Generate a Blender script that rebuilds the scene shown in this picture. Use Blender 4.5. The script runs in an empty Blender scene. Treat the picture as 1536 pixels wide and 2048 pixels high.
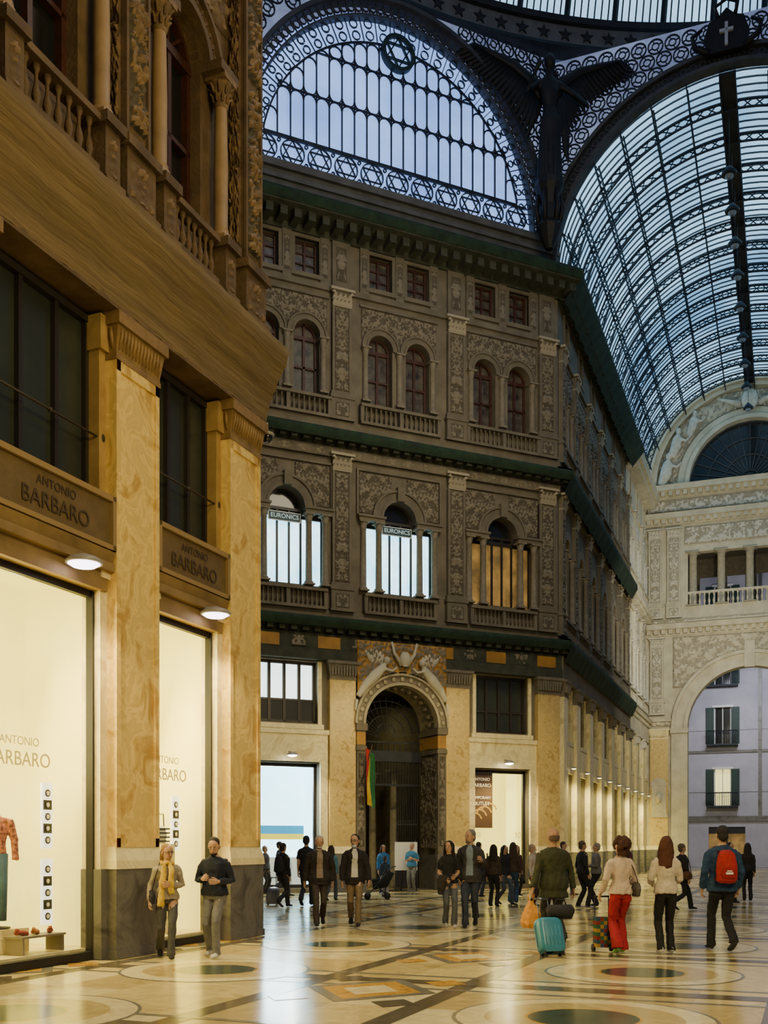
import bpy, math, random
from math import sin, cos, pi, sqrt, atan2, radians
from mathutils import Vector, Matrix, noise
from mathutils.geometry import tessellate_polygon
random.seed(7)
scene = bpy.context.scene
coll = scene.collection
CH = 1.65

# ------------------------------------------------------------------ materials
MATS = {}
def mat(name, c, rough=.6, metal=0., c2=None, scale=3., bump=0., bscale=30., emit=None, es=1., vein=False, spec=.5, coat=0., stretch=None):
    if name in MATS: return MATS[name]
    m = bpy.data.materials.new(name); m.use_nodes = True
    nt = m.node_tree; N = nt.nodes; L = nt.links
    b = N['Principled BSDF']
    b.inputs['Base Color'].default_value = (*c, 1)
    b.inputs['Roughness'].default_value = rough
    b.inputs['Metallic'].default_value = metal
    b.inputs['Specular IOR Level'].default_value = spec
    b.inputs['Coat Weight'].default_value = coat
    tc = N.new('ShaderNodeTexCoord'); mp = N.new('ShaderNodeMapping')
    L.new(tc.outputs['Object'], mp.inputs['Vector'])
    if stretch: mp.inputs['Scale'].default_value = stretch
    src = mp.outputs['Vector']
    if c2 is not None:
        n = N.new('ShaderNodeTexNoise'); n.inputs['Scale'].default_value = scale
        n.inputs['Detail'].default_value = 6; n.inputs['Roughness'].default_value = .62
        if vein: n.inputs['Distortion'].default_value = 1.0
        L.new(src, n.inputs['Vector'])
        r = N.new('ShaderNodeValToRGB')
        r.color_ramp.elements[0].position = .36; r.color_ramp.elements[1].position = .66
        r.color_ramp.elements[0].color = (*c2, 1); r.color_ramp.elements[1].color = (*c, 1)
        if vein:
            e = r.color_ramp.elements.new(.5); e.color = (*[min(1, x*1.12) for x in c], 1)
            e2 = r.color_ramp.elements.new(.55); e2.color = (*[(x*2+y)/3 for x, y in zip(c, c2)], 1)
        L.new(n.outputs['Fac'], r.inputs['Fac']); L.new(r.outputs['Color'], b.inputs['Base Color'])
        if emit == 'base':
            L.new(r.outputs['Color'], b.inputs['Emission Color'])
    if emit is not None:
        if emit != 'base': b.inputs['Emission Color'].default_value = (*emit, 1)
        elif c2 is None: b.inputs['Emission Color'].default_value = (*c, 1)
        b.inputs['Emission Strength'].default_value = es
    if bump:
        n2 = N.new('ShaderNodeTexNoise'); n2.inputs['Scale'].default_value = bscale; n2.inputs['Detail'].default_value = 4
        L.new(src, n2.inputs['Vector'])
        bp = N.new('ShaderNodeBump'); bp.inputs['Strength'].default_value = bump; bp.inputs['Distance'].default_value = .03
        L.new(n2.outputs['Fac'], bp.inputs['Height']); L.new(bp.outputs['Normal'], b.inputs['Normal'])
    MATS[name] = m
    return m

def glassmat(name, tint=(1, 1, 1), refl=.08):
    m = bpy.data.materials.new(name); m.use_nodes = True
    nt = m.node_tree; N = nt.nodes; L = nt.links
    N.remove(N['Principled BSDF'])
    t = N.new('ShaderNodeBsdfTransparent'); t.inputs['Color'].default_value = (*tint, 1)
    g = N.new('ShaderNodeBsdfGlossy'); g.inputs['Roughness'].default_value = .03
    mx = N.new('ShaderNodeMixShader'); mx.inputs['Fac'].default_value = refl
    L.new(t.outputs[0], mx.inputs[1]); L.new(g.outputs[0], mx.inputs[2])
    L.new(mx.outputs[0], N['Material Output'].inputs['Surface'])
    return m

stone = mat('carved_grey_stone', (.172, .146, .098), .85, c2=(.108, .092, .063), scale=1.2, bump=.35, bscale=14)
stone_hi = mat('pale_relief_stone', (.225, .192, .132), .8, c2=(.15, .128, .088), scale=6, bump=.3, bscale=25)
stone_dk = mat('shaded_recess_stone', (.105, .088, .058), .9, c2=(.068, .057, .038), scale=5)  # darker copy of the stone, shade coloured into hollows, passage and gallery
corn = mat('dark_olive_cornice', (.058, .062, .038), .9, c2=(.032, .036, .023), scale=3, bump=.3)  # darker, greener stone for cornices and frieze
cream = mat('cream_stone', (.57, .53, .39), .8, c2=(.43, .39, .28), scale=1.5, bump=.25, bscale=15)
cream_hi = mat('white_relief_stone', (.62, .59, .48), .8, c2=(.45, .42, .33), scale=5)
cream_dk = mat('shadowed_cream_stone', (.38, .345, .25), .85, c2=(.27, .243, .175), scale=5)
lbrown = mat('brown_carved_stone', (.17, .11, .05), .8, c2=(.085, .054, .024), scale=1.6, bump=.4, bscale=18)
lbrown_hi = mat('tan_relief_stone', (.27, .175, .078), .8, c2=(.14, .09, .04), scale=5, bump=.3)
ochre = mat('ochre_veined_marble', (.80, .59, .18), .28, c2=(.56, .34, .07), scale=1.7, vein=True, bump=.05)
ochre_b = mat('honey_brecciated_marble', (.62, .46, .17), .35, c2=(.42, .27, .075), scale=2.6, vein=True)
marb = mat('cream_marble', (.78, .68, .36), .4, c2=(.62, .50, .24), scale=1.3, vein=True)
plinth = mat('grey_bardiglio_marble', (.15, .145, .13), .4, c2=(.075, .07, .065), scale=1.4, vein=True)
iron = mat('painted_wrought_iron', (.022, .026, .036), .6, .2, c2=(.012, .015, .02), scale=3)
iron_g = mat('grey_painted_iron', (.06, .064, .07), .65, .1, c2=(.035, .037, .042), scale=2)
iron_b = mat('blue_grey_painted_iron', (.13, .14, .155), .65, .0, c2=(.09, .095, .11), scale=2)
bronze = mat('dark_bronze', (.013, .011, .010), .6, .3, c2=(.007, .006, .006), scale=3)
gnet = mat('green_safety_netting', (.016, .042, .017), .9, c2=(.007, .019, .009), scale=2.5, bump=.5, bscale=60)
tnet = mat('brown_safety_netting', (.21, .15, .07), .95, c2=(.13, .09, .04), scale=2.2, bump=1., bscale=5, stretch=(.25, 1, 5))
woodr = mat('red_brown_window_wood', (.07, .022, .013), .5, c2=(.04, .014, .008), scale=6)
woodd = mat('dark_window_frame', (.025, .02, .016), .45)
gdark = mat('dark_window_glass', (.012, .014, .015), .12, spec=.8)
gcurt = mat('curtained_window_glass', (.12, .105, .08), .35, c2=(.025, .02, .017), scale=3, spec=.7)
ggreen = mat('grey_green_window_glass', (.042, .05, .036), .25, c2=(.028, .033, .025), scale=.6, spec=.6)
glow_cool = mat('cool_glow_pane', (.75, .95, 1), .6, c2=(.22, .6, .82), scale=.6, emit='base', es=3.6)  # emissive panes below stand in for lit rooms behind the windows
glow_white = mat('white_glow_pane', (.9, 1, .98), .6, emit=(.82, 1, .98), es=2.6)
glow_warm = mat('warm_glow_pane', (.62, .36, .10), .6, c2=(.16, .10, .03), scale=.8, emit='base', es=.35)
shopwall = mat('warm_glow_wall', (.90, .85, .36), .7, c2=(.84, .76, .26), scale=.7, emit=(1, .92, .28), es=.75)  # walls emit light themselves, standing in for shop lighting
lampglow = mat('lamp_diffuser', (1, 1, 1), .4, emit=(1, .93, .8), es=22)
lampwarm = mat('lamp_diffuser_warm', (1, .9, .6), .4, emit=(1, .85, .4), es=5)
lampviol = mat('lamp_diffuser_violet', (1, 1, 1), .4, emit=(.85, .75, 1), es=7)
lampbody = mat('pale_lamp_housing', (.3, .28, .25), .4)
clear = glassmat('shop_glass', (1, 1, 1), .04)
pale_glass_letter = mat('etched_letter_film', (.62, .50, .14), .6, emit=(.6, .46, .1), es=.6)
signp = mat('brown_sign_panel', (.17, .115, .04), .55, c2=(.12, .08, .026), scale=3)
signt = mat('dark_sign_letter', (.075, .048, .018), .5)
black = mat('matte_black', (.012, .012, .013), .6)
white = mat('white_paint', (.75, .74, .7), .5)
bluep = mat('navy_sign_panel', (.02, .06, .09), .5)
gold = mat('ochre_frieze_panel', (.42, .22, .03), .6, c2=(.28, .14, .02), scale=2)

def glazing(name, c1, c2, es, sc=.18):  # glass emits its own sky glow instead of passing light through
    return mat(name, c1, .25, c2=c2, scale=sc, emit='base', es=es)
sky1 = glazing('frosted_sky_glass', (.31, .50, 1.0), (.18, .32, .74), 1.45, .25)
sky2 = glazing('vault_sky_glass', (.42, .74, 1.0), (.14, .32, .54), 1.7, .16)
sky3 = glazing('spandrel_sky_glass', (.23, .28, .44), (.10, .12, .22), 1.0, .6)

# ------------------------------------------------------------------ mesh builder
class MB:
    def __init__(s): s.v = []; s.f = []; s.m = []; s.s = []
    def add(s, vs, fs, mi=0, sm=False):
        o = len(s.v); s.v += [tuple(v) for v in vs]
        for f in fs:
            s.f.append([i+o for i in f]); s.m.append(mi); s.s.append(sm)
    def box(s, x0, x1, y0, y1, z0, z1, mi=0):
        s.add([(x0,y0,z0),(x1,y0,z0),(x1,y1,z0),(x0,y1,z0),(x0,y0,z1),(x1,y0,z1),(x1,y1,z1),(x0,y1,z1)],
              [(0,3,2,1),(4,5,6,7),(0,1,5,4),(1,2,6,5),(2,3,7,6),(3,0,4,7)], mi)
    def taper(s, a, z0, b, z1, mi=0):
        (x0,x1,y0,y1) = a; (X0,X1,Y0,Y1) = b
        s.add([(x0,y0,z0),(x1,y0,z0),(x1,y1,z0),(x0,y1,z0),(X0,Y0,z1),(X1,Y0,z1),(X1,Y1,z1),(X0,Y1,z1)],
              [(0,3,2,1),(4,5,6,7),(0,1,5,4),(1,2,6,5),(2,3,7,6),(3,0,4,7)], mi)
    def prism(s, poly, y0, y1, mi=0):
        n = len(poly)
        s.add([(x,y0,z) for x,z in poly]+[(x,y1,z) for x,z in poly],
              [tuple(range(n)), tuple(range(2*n-1, n-1, -1))]+[(i,(i+1)%n+0,(i+1)%n+n,i+n) for i in range(n)], mi)
    def profile(s, prof, x0, x1, mi=0):
        n = len(prof)
        s.add([(x0,y,z) for y,z in prof]+[(x1,y,z) for y,z in prof],
              [tuple(range(n)), tuple(range(2*n-1, n-1, -1))]+[(i,(i+1)%n,(i+1)%n+n,i+n) for i in range(n)], mi)
    def lathe(s, prof, cx=0, cy=0, n=12, mi=0, sm=True):
        vs = []; fs = []
        for r, z in prof:
            for k in range(n):
                a = 2*pi*k/n; vs.append((cx+r*cos(a), cy+r*sin(a), z))
        for i in range(len(prof)-1):
            for k in range(n):
                fs.append((i*n+k, i*n+(k+1)%n, (i+1)*n+(k+1)%n, (i+1)*n+k))
        s.add(vs, fs, mi, sm)
        s.add(vs[:n], [tuple(range(n-1,-1,-1))], mi); s.add(vs[-n:], [tuple(range(n))], mi)
    def arc(s, cx, cz, r0, r1, y0, y1, a0=0., a1=pi, n=24, mi=0, k=1.):
        full = abs(a1-a0-2*pi) < 1e-6
        vs = []; fs = []
        for i in range(n+1):
            a = a0+(a1-a0)*i/n
            for r, y in ((r0,y0),(r1,y0),(r1,y1),(r0,y1)):
                vs.append((cx+r*cos(a), y, cz+r*k*sin(a)))
        for i in range(n):
            for j in range(4):
                fs.append((i*4+j, i*4+(j+1)%4, (i+1)*4+(j+1)%4, (i+1)*4+j))
        if not full: fs += [(0,1,2,3), (n*4+3,n*4+2,n*4+1,n*4)]
        s.add(vs, fs, mi)
    def bar(s, p, q, w, y0, y1, mi=0):
        dx = q[0]-p[0]; dz = q[1]-p[1]; l = sqrt(dx*dx+dz*dz) or 1
        nx = -dz/l*w/2; nz = dx/l*w/2
        s.prism([(p[0]+nx,p[1]+nz),(p[0]-nx,p[1]-nz),(q[0]-nx,q[1]-nz),(q[0]+nx,q[1]+nz)], y0, y1, mi)
    def rod(s, p, q, r, n=6, mi=0, r2=None):
        s.tube([(Vector(p), r, r), (Vector(q), r2 or r, r2 or r)], n, mi)
    def tube(s, pts, n=10, mi=0, fwd=Vector((0,-1,0)), sm=True, close=True):
        P = [Vector(p[0]) for p in pts]; rings = []
        for i in range(len(P)):
            t = (P[min(i+1,len(P)-1)]-P[max(i-1,0)])
            if t.length < 1e-9: t = Vector((0,0,1))
            t.normalize()
            f = fwd if abs(t.dot(fwd)) < .93 else Vector((0,0,1))
            X = t.cross(f).normalized(); Y = X.cross(t).normalized()
            rings.append([P[i]+X*pts[i][1]*cos(2*pi*k/n)+Y*pts[i][2]*sin(2*pi*k/n) for k in range(n)])
        vs = [v for r in rings for v in r]; fs = []
        for i in range(len(P)-1):
            for k in range(n):
                fs.append((i*n+k, i*n+(k+1)%n, (i+1)*n+(k+1)%n, (i+1)*n+k))
        if close: fs += [tuple(range(n-1,-1,-1)), tuple(range((len(P)-1)*n, len(P)*n))]
        s.add(vs, fs, mi, sm)
    def ball(s, c, rx, ry, rz, mi=0, n=12, m=8):
        vs = []; fs = []
        for i in range(1, m):
            ph = pi*i/m
            for k in range(n):
                a = 2*pi*k/n
                vs.append((c[0]+rx*sin(ph)*cos(a), c[1]+ry*sin(ph)*sin(a), c[2]+rz*cos(ph)))
        t = len(vs); vs += [(c[0],c[1],c[2]+rz), (c[0],c[1],c[2]-rz)]
        for i in range(m-2):
            for k in range(n):
                fs.append((i*n+k, i*n+(k+1)%n, (i+1)*n+(k+1)%n, (i+1)*n+k))
        for k in range(n):
            fs.append((t, k, (k+1)%n)); fs.append((t+1, (m-2)*n+(k+1)%n, (m-2)*n+k))
        s.add(vs, fs, mi, True)
    def wall(s, outer, holes, y0, y1, mi=0):
        loops = [[Vector((x,z,0)) for x,z in outer]]+[[Vector((x,z,0)) for x,z in h] for h in holes]
        tris = tessellate_polygon(loops)
        flat = [p for l in loops for p in l]; n = len(flat)
        s.add([(p.x,y0,p.y) for p in flat], [tuple(t) for t in tris], mi)
        s.add([(p.x,y1,p.y) for p in flat], [tuple(t) for t in tris], mi)
        for l in loops:
            k = len(l)
            s.add([(p.x,y0,p.y) for p in l]+[(p.x,y1,p.y) for p in l], [(i,(i+1)%k,(i+1)%k+k,i+k) for i in range(k)], mi)
    def relief(s, x0, x1, z0, z1, y, amp=.05, cell=.04, lo=1, hi=0, seed=0., wr=1., clip=()):  # paler material on raised faces, darker in hollows: relief shading in colour
        nx = max(4, int((x1-x0)/cell)); nz = max(4, int((z1-z0)/cell)); w = x1-x0
        cx = (x0+x1)/2
        def h(x, z):
            u = abs(x-cx)/wr*1.45; v = z/wr*1.45+seed
            a = sin(v*9+3.2*sin(u*11+v*2.1))*cos(u*17-1.6*sin(v*7.3))
            b = sin(v*4.4)*.5+cos(u*25+v*13)*.35
            return max(0., min(1., .42+.6*a+.3*b))
        vs = []; H = []
        for j in range(nz+1):
            for i in range(nx+1):
                x = x0+w*i/nx; z = z0+(z1-z0)*j/nz
                hh = 0 if i in (0,nx) or j in (0,nz) else h(x, z)
                H.append(hh); vs.append((x, y-amp*hh, z))
        fl = []; fh = []
        for j in range(nz):
            for i in range(nx):
                a = j*(nx+1)+i; q = (a,a+1,a+nx+2,a+nx+1)
                if any((vs[k][0]-c[0])**2+(vs[k][2]-c[1])**2 < c[2]**2 for c in clip for k in q): continue
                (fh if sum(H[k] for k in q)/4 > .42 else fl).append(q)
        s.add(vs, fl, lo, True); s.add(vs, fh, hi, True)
    def xform(s, M, start=0):
        for i in range(start, len(s.v)): s.v[i] = tuple(M @ Vector(s.v[i]))
    def mesh(s, name, mats):
        me = bpy.data.meshes.new(name); me.from_pydata(s.v, [], s.f)
        for m in mats: me.materials.append(m)
        me.polygons.foreach_set('material_index', s.m)
        me.polygons.foreach_set('use_smooth', s.s)
        me.update(); return me

KIDS = {}
def link(o, parent=None, M=None):
    coll.objects.link(o)
    if parent is not None:
        o.parent = parent; KIDS.setdefault(parent.name, []).append(o)
    if M is not None: o.matrix_basis = M
    return o
def tag(o, label=None, cat=None, kind=None, group=None):
    if label: o['label'] = label
    if cat: o['category'] = cat
    if kind: o['kind'] = kind
    if group: o['group'] = group
    return o
def single(name, mb, mats, M=None, label=None, cat=None, kind=None, group=None, parent=None):
    me = mb if isinstance(mb, bpy.types.Mesh) else mb.mesh(name, mats)
    o = bpy.data.objects.new(name, me); link(o, parent, M)
    return tag(o, label, cat, kind, group)
def thing(name, parts, M, label, cat, kind=None, group=None):
    e = bpy.data.objects.new(name, None); e.empty_display_size = .2; link(e, None, M)
    tag(e, label, cat, kind, group)
    for p in parts: single(p[0], p[1], p[2], p[3] if len(p) > 3 else None, parent=e)
    return e
def dup(root, M=None, name=None, parent=None, **kw):
    o = root.copy()
    if name: o.name = name
    coll.objects.link(o)
    if parent is not None:
        o.parent = parent; o.matrix_basis = root.matrix_basis; KIDS.setdefault(parent.name, []).append(o)
    elif M is not None: o.matrix_basis = M
    for c in KIDS.get(root.name, []): dup(c, parent=o)
    tag(o, **kw)
    return o
def T(x, y, z): return Matrix.Translation((x, y, z))
def S(x, y, z): return Matrix.Diagonal((x, y, z, 1))
def frame(x, y, ang): return T(x, y, 0) @ Matrix.Rotation(ang, 4, 'Z')
WN = [0]
def wname():
    WN[0] += 1; return 'window_%d' % WN[0]
TN = [0]
def tname():
    TN[0] += 1; return 'trim_%d' % TN[0]

def evalmesh(ob):
    dg = bpy.context.evaluated_depsgraph_get()
    me = bpy.data.meshes.new_from_object(ob.evaluated_get(dg))
    return me
def remesh(mb, vox, m, name, sm=4, folds=0.):
    me = mb.mesh(name, [m]); ob = bpy.data.objects.new('tmp', me); coll.objects.link(ob)
    r = ob.modifiers.new('r', 'REMESH'); r.mode = 'VOXEL'; r.voxel_size = vox; r.use_smooth_shade = True
    q = ob.modifiers.new('s', 'SMOOTH'); q.iterations = sm; q.factor = .5
    out = evalmesh(ob); bpy.data.objects.remove(ob)
    out.materials.clear(); out.materials.append(m); out.name = name
    if folds:
        sd = random.uniform(0, 50)
        nrm = [v.normal.copy() for v in out.vertices]
        for v, nn in zip(out.vertices, nrm):
            c = v.co
            d = noise.noise(Vector((c.x*11+sd, c.y*11, c.z*8+c.x*9)))+.5*noise.noise(Vector((c.x*22, c.y*22+sd, c.z*20)))
            v.co = c+nn*folds*d
        out.update()
    return out
TX = {}
def textmesh(s, size=1.):
    cu = bpy.data.curves.new('txt', 'FONT'); cu.body = s; cu.size = size; cu.align_x = 'CENTER'; cu.align_y = 'CENTER'; cu.extrude = .012*size
    ob = bpy.data.objects.new('tmpt', cu); coll.objects.link(ob)
    bpy.context.view_layer.update()
    me = evalmesh(ob); bpy.data.objects.remove(ob); return me
def text(s, size, m, M, parent, name='lettering'):
    if s not in TX: TX[s] = textmesh(s)
    me = TX[s].copy(); me.materials.clear(); me.materials.append(m)
    o = bpy.data.objects.new(name, me)
    return link(o, parent, M @ Matrix.Rotation(pi/2, 4, 'X') @ S(size, size, size))
for s_ in ('ANTONIO', 'BARBARO', 'EURONICS', 'TEMPORARY', 'OUTLET', '50'): TX[s_] = textmesh(s_)

# ------------------------------------------------------------------ people
def V(*a): return Vector(a)
SK = mat('skin_light', (.50, .29, .18), .55); SKT = mat('skin_tan', (.38, .21, .13), .55)
LIP = mat('lips', (.30, .11, .08), .5); EYE = mat('eye_dark', (.02, .015, .01), .2); EYW = mat('eye_white', (.5, .48, .44), .3)
CL = {}
def cloth(c, c2=None):
    k = (c, c2)
    if k not in CL: CL[k] = mat('cloth_%02d' % len(CL), c, .85, c2=c2 or tuple(x*.72 for x in c), scale=9, bump=.35, bscale=12)
    return CL[k]
def ik(h, a, l1, l2, bend):
    d = a-h; L = min(d.length, (l1+l2)*.999); dn = d.normalized(); a = h+dn*L
    x = (l1*l1-l2*l2+L*L)/(2*L); hh = sqrt(max(0, l1*l1-x*x))
    b = (bend-dn*bend.dot(dn)).normalized()
    return h+dn*x+b*hh, a
def hand(mb, w, d, side, mi, grip=.5, sc=1.):
    d = d.normalized(); inw = V(-side, 0, 0)
    n = inw-d*inw.dot(d)
    if n.length < .3: n = V(0, 0, -1)-d*(-d.z)
    n.normalize(); l = d.cross(n).normalized()
    if l.dot(V(0, -1, .3)) < 0: l = -l
    def pt(a, b, c): return w+(d*a+l*b+n*c)*sc
    vs = []
    for a, ww, th in ((-.01,.026,.02),(.03,.036,.017),(.07,.043,.014),(.095,.041,.012)):
        for k in range(10):
            t = 2*pi*k/10; vs.append(pt(a, ww*cos(t), th*sin(t)))
    fs = [(i*10+k, i*10+(k+1)%10, (i+1)*10+(k+1)%10, (i+1)*10+k) for i in range(3) for k in range(10)]
    mb.add(vs, fs+[tuple(range(10)), tuple(range(30, 40))], mi, True)
    for b, ln in ((.030,.068),(.010,.076),(-.010,.070),(-.029,.054)):
        p = [pt(.088, b, 0)]; ang = .15
        q = V(.088, b, 0)
        for sg in (.45, .32, .26):
            ang += grip
            q = q+V(cos(ang)*ln*sg, b*.06, sin(ang)*ln*sg); p.append(pt(*q))
        mb.tube([(x, r*sc, r*sc) for x, r in zip(p, (.0095,.009,.008,.006))], 6, mi)
    p = [pt(.02, .028, .002), pt(.05, .05, .014), pt(.078, .058, .026), pt(.098, .057, .036)]
    mb.tube([(x, r*sc, r*sc) for x, r in zip(p, (.013,.011,.010,.007))], 6, mi)

def person(label, X, Y, H, yaw, top, bottom, hairc, shoe=(.02,.02,.02), fem=False, feet=((-.09,0,0),(.09,0,0)),
           arms=None, hair='short', skin=None, jacket=None, sleeve=1., coat=0., head=(0, 0), beard=None,
           lean=0., vox=.014, wide=1., extras=None, glasses=False, flare=0., group=None, scarf=None, skirt=None, grip=.45, mask=False):
    k = H/1.75; skin = skin or SK
    arms = arms or (((-.12,.05,-1),(-.05,-.18,-1)), ((.12,.05,-1),(.05,-.18,-1)))
    lg = .868
    dy = max(abs(f[1]) for f in feet)
    hz = min(.915, .09+sqrt(lg*lg-dy*dy)-.005)
    dz = hz-.915
    def Z(z): return z+dz
    ww = (.9 if fem else 1.)*wide
    sh = .150*(1 if fem else 1.12)*min(wide, 1.12)
    hipw = .085
    def up(p):
        p = Vector(p); return V(p.x, p.y-lean*(p.z-hz), p.z)
    torso = [(.84,.15,.10),(.88,.168,.115),(.95,.168 if not fem else .174,.118),(1.02,.150,.108),(1.10,.130 if fem else .145,.10),(1.2,.140 if fem else .156,.108),(1.3,.152 if fem else .17,.116),(1.37,.150 if fem else .172,.105),(1.42,.125 if fem else .145,.088),(1.455,.09,.072),(1.49,.058,.058)]
    legs = []
    for sd, f in zip((-1, 1), feet):
        hp = V(sd*hipw, 0, hz-.02); an = V(f[0], f[1], .09+f[2])
        kn, an = ik(hp, an, .44, .43, V(0, -1, 0)); legs.append((hp, kn, an))
    arm = []
    for sd, a in zip((-1, 1), arms):
        s0 = up((sd*sh, .005, Z(1.375))); e = s0+Vector(a[0]).normalized()*.28; w = e+Vector(a[1]).normalized()*.25
        arm.append((s0, e, w, Vector(a[1]).normalized(), sd))
    HP = up((0, 0, Z(1.478)))
    HM = T(*HP) @ Matrix.Rotation(head[0], 4, 'Z') @ Matrix.Rotation(head[1], 4, 'X') @ S(1.09, 1.09, 1.09)
    def headpts():
        r = [(.03,-.045,.028,.030),(.045,-.038,.045,.048),(.075,-.02,.058,.068),(.11,-.008,.068,.084),(.15,0,.074,.092),(.19,.004,.072,.090),(.22,.006,.058,.074),(.242,.008,.034,.044),(.25,.008,.01,.012)]
        return [(V(0, y, z), rx, ry) for z, y, rx, ry in r]
    mb = MB()
    mb.tube([(up((0, 0, Z(z))), rx*ww, ry*ww) for z, rx, ry in torso], 14)
    mb.tube([(up((0, .005, Z(1.43))), .062, .062), (up((0,.0,Z(1.5))), .052, .052), (HM @ V(0, .0, .08), .05, .055)], 10)
    st = len(mb.v); mb.tube(headpts(), 14); mb.xform(HM, st)
    for hp, kn, an in legs:
        mb.tube([(hp+V(0,0,.02),.07,.07),(hp,.078,.08),(hp.lerp(kn,.5),.068,.072),(kn,.052,.055),(kn.lerp(an,.35),.052,.055),(an,.034,.036),(an+V(0,0,-.04),.034,.04)], 10)
    for s0, e, w, d, sd in arm:
        mb.tube([(V(s0.x*.6,s0.y,s0.z+.01),.04,.04),(s0,.048,.05),(s0.lerp(e,.35),.048,.05),(e,.038,.038),(e.lerp(w,.3),.038,.038),(w,.026,.026),(w+d*.02,.026,.026)], 9)
    mb.v = [tuple(Vector(v)*k) for v in mb.v]
    base = remesh(mb, vox, skin, 'body', 3)
    fb = MB(); fb.v = [tuple(v.co) for v in base.vertices]; fb.f = [list(p.vertices) for p in base.polygons]
    fb.m = [0]*len(fb.f); fb.s = [True]*len(fb.f)
    st = len(fb.v)
    fb.tube([(V(0,-.085,.142),.008,.008),(V(0,-.102,.118),.010,.010),(V(0,-.109,.098),.014,.011),(V(0,-.094,.09),.011,.008)], 8, 0)
    for sx in (-1, 1):
        fb.ball((sx*.03,-.086,.135), .014, .008, .007, 1, 8, 6); fb.ball((sx*.03,-.0925,.135), .0065, .004, .006, 2, 8, 6)
        fb.tube([(V(sx*.014,-.0915,.155),.003,.003),(V(sx*.032,-.093,.158),.004,.003),(V(sx*.048,-.078,.153),.002,.002)], 5, 4)
        fb.ball((sx*.076,.01,.125), .010, .020, .030, 0, 8, 6)
    fb.ball((0,-.088,.068), .024, .008, .006, 3, 10, 6)
    fb.xform(HM, st)
    for (s0, e, w, d, sd) in arm: hand(fb, w+d*.012, d, sd, 0, grip)
    for i in range(st, len(fb.v)): fb.v[i] = tuple(Vector(fb.v[i])*k)
    root = bpy.data.objects.new('person', None); root.empty_display_size = .3
    link(root, None, T(X, Y, .004) @ Matrix.Rotation(yaw, 4, 'Z'))
    tag(root, label, 'person', None, group)
    hm = cloth(hairc)
    single('body', fb, [skin, EYW, EYE, LIP, hm], parent=root)
    def put(name, mb, m, v=None, sm=3, folds=0.):
        mb.v = [tuple(Vector(p)*k) for p in mb.v]
        return single(name, remesh(mb, v or vox, m, name, sm, folds), [m], parent=root)
    def raw(name, mb, mats):
        mb.v = [tuple(Vector(p)*k) for p in mb.v]
        return single(name, mb, mats, parent=root)
    tb = MB()
    tb.tube([(up((0,0,Z(z))), rx*ww+i_, ry*ww+i_) for (z, rx, ry), i_ in zip(torso[:4], (.014,.012,.004,.002))], 14)
    for hp, kn, an in legs:
        fl = .012+flare
        tb.tube([(hp+V(0,0,.0),.078,.08),(hp+V(0,0,-.06),.088*ww+.004,.096*ww),(hp.lerp(kn,.5),.078,.084),(kn,.063,.067),(kn.lerp(an,.4),.061+flare*.5,.065+flare*.5),(kn.lerp(an,.95),.05+fl,.054+fl),(an+V(0,0,-.045),.052+fl,.06+fl)], 12)
    put('trousers', tb, cloth(bottom), folds=.012)
    def garment(name, c, inf, hem, slv, m=None):
        g = MB()
        pts = [(z, rx*ww+inf+(.014 if z < 1.06 else 0), ry*ww+inf+(.022 if z < 1.06 else 0)) for z, rx, ry in torso[:-1] if z > hem+.02]
        z0, rx0, ry0 = pts[0]
        low = [(hem, rx0+.004+max(0,(.86-hem))*.12, ry0+.006+max(0,(.86-hem))*.12)]
        g.tube([(up((0,0,Z(z))), rx, ry) for z, rx, ry in low+pts]+[(up((0,0,Z(1.482))),.068,.068)], 16)
        i2 = inf*.8
        for s0, e, w, d, sd in arm:
            if slv <= 0: continue
            L = [(V(s0.x*.5,s0.y,s0.z+.015),.045+i2*.5,.05+i2*.5),(V(s0.x*.88,s0.y,s0.z+.006),.048+i2,.054+i2),(s0+(e-s0)*.12,.050+i2,.054+i2),(s0.lerp(e,.4),.050+i2,.053+i2)]
            if slv > .5: L += [(e,.042+i2,.043+i2),(e.lerp(w,.4),.04+i2,.04+i2),(e.lerp(w,.97),.033+i2,.033+i2)]
            else: L += [(s0.lerp(e,.75),.052+i2,.052+i2)]
            g.tube(L, 10)
        return put(name, g, m or cloth(c), folds=.014)
    if jacket:
        garment('jacket', jacket, .024, .80-coat, 1)
        g = MB()
        rows = [(1.475,.045),(1.42,.055),(1.37,.062),(1.3,.06),(1.2,.058),(1.1,.06),(1.02,.062),(.93,.066)]
        def yy(z):
            for a, b in zip(torso, torso[1:]):
                if a[0] <= z <= b[0]: return (a[2]+(b[2]-a[2])*(z-a[0])/(b[0]-a[0]))*ww+.030+(.022 if z < 1.06 else .022*max(0,(1.12-z)/.06) if z < 1.12 else 0)
            return .15
        for i in range(len(rows)-1):
            (z0,w0),(z1,w1) = rows[i], rows[i+1]
            a, b, c, d = up((-w0,-yy(z0)+.008,Z(z0))), up((w0,-yy(z0)+.008,Z(z0))), up((w1,-yy(z1)+.008,Z(z1))), up((-w1,-yy(z1)+.008,Z(z1)))
            m0 = up((0,-yy(z0)-.012,Z(z0))); m1 = up((0,-yy(z1)-.012,Z(z1)))
            g.add([a,m0,b,c,m1,d],[(0,1,4,5),(1,2,3,4)],0,True)
        raw('shirt', g, [cloth(top)])
        g = MB()
        for sx in (-1, 1):
            P_ = [(.035,1.485,.0),(.085,1.42,.01),(.105,1.33,.0),(.07,1.2,.004),(.052,1.19,.006)]
            g.add([up((sx*x,-yy(z)*(.93 if x<.1 else .9)-.014,Z(z))) for x,z,_ in P_],[(0,1,2,3,4)],0)
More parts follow.
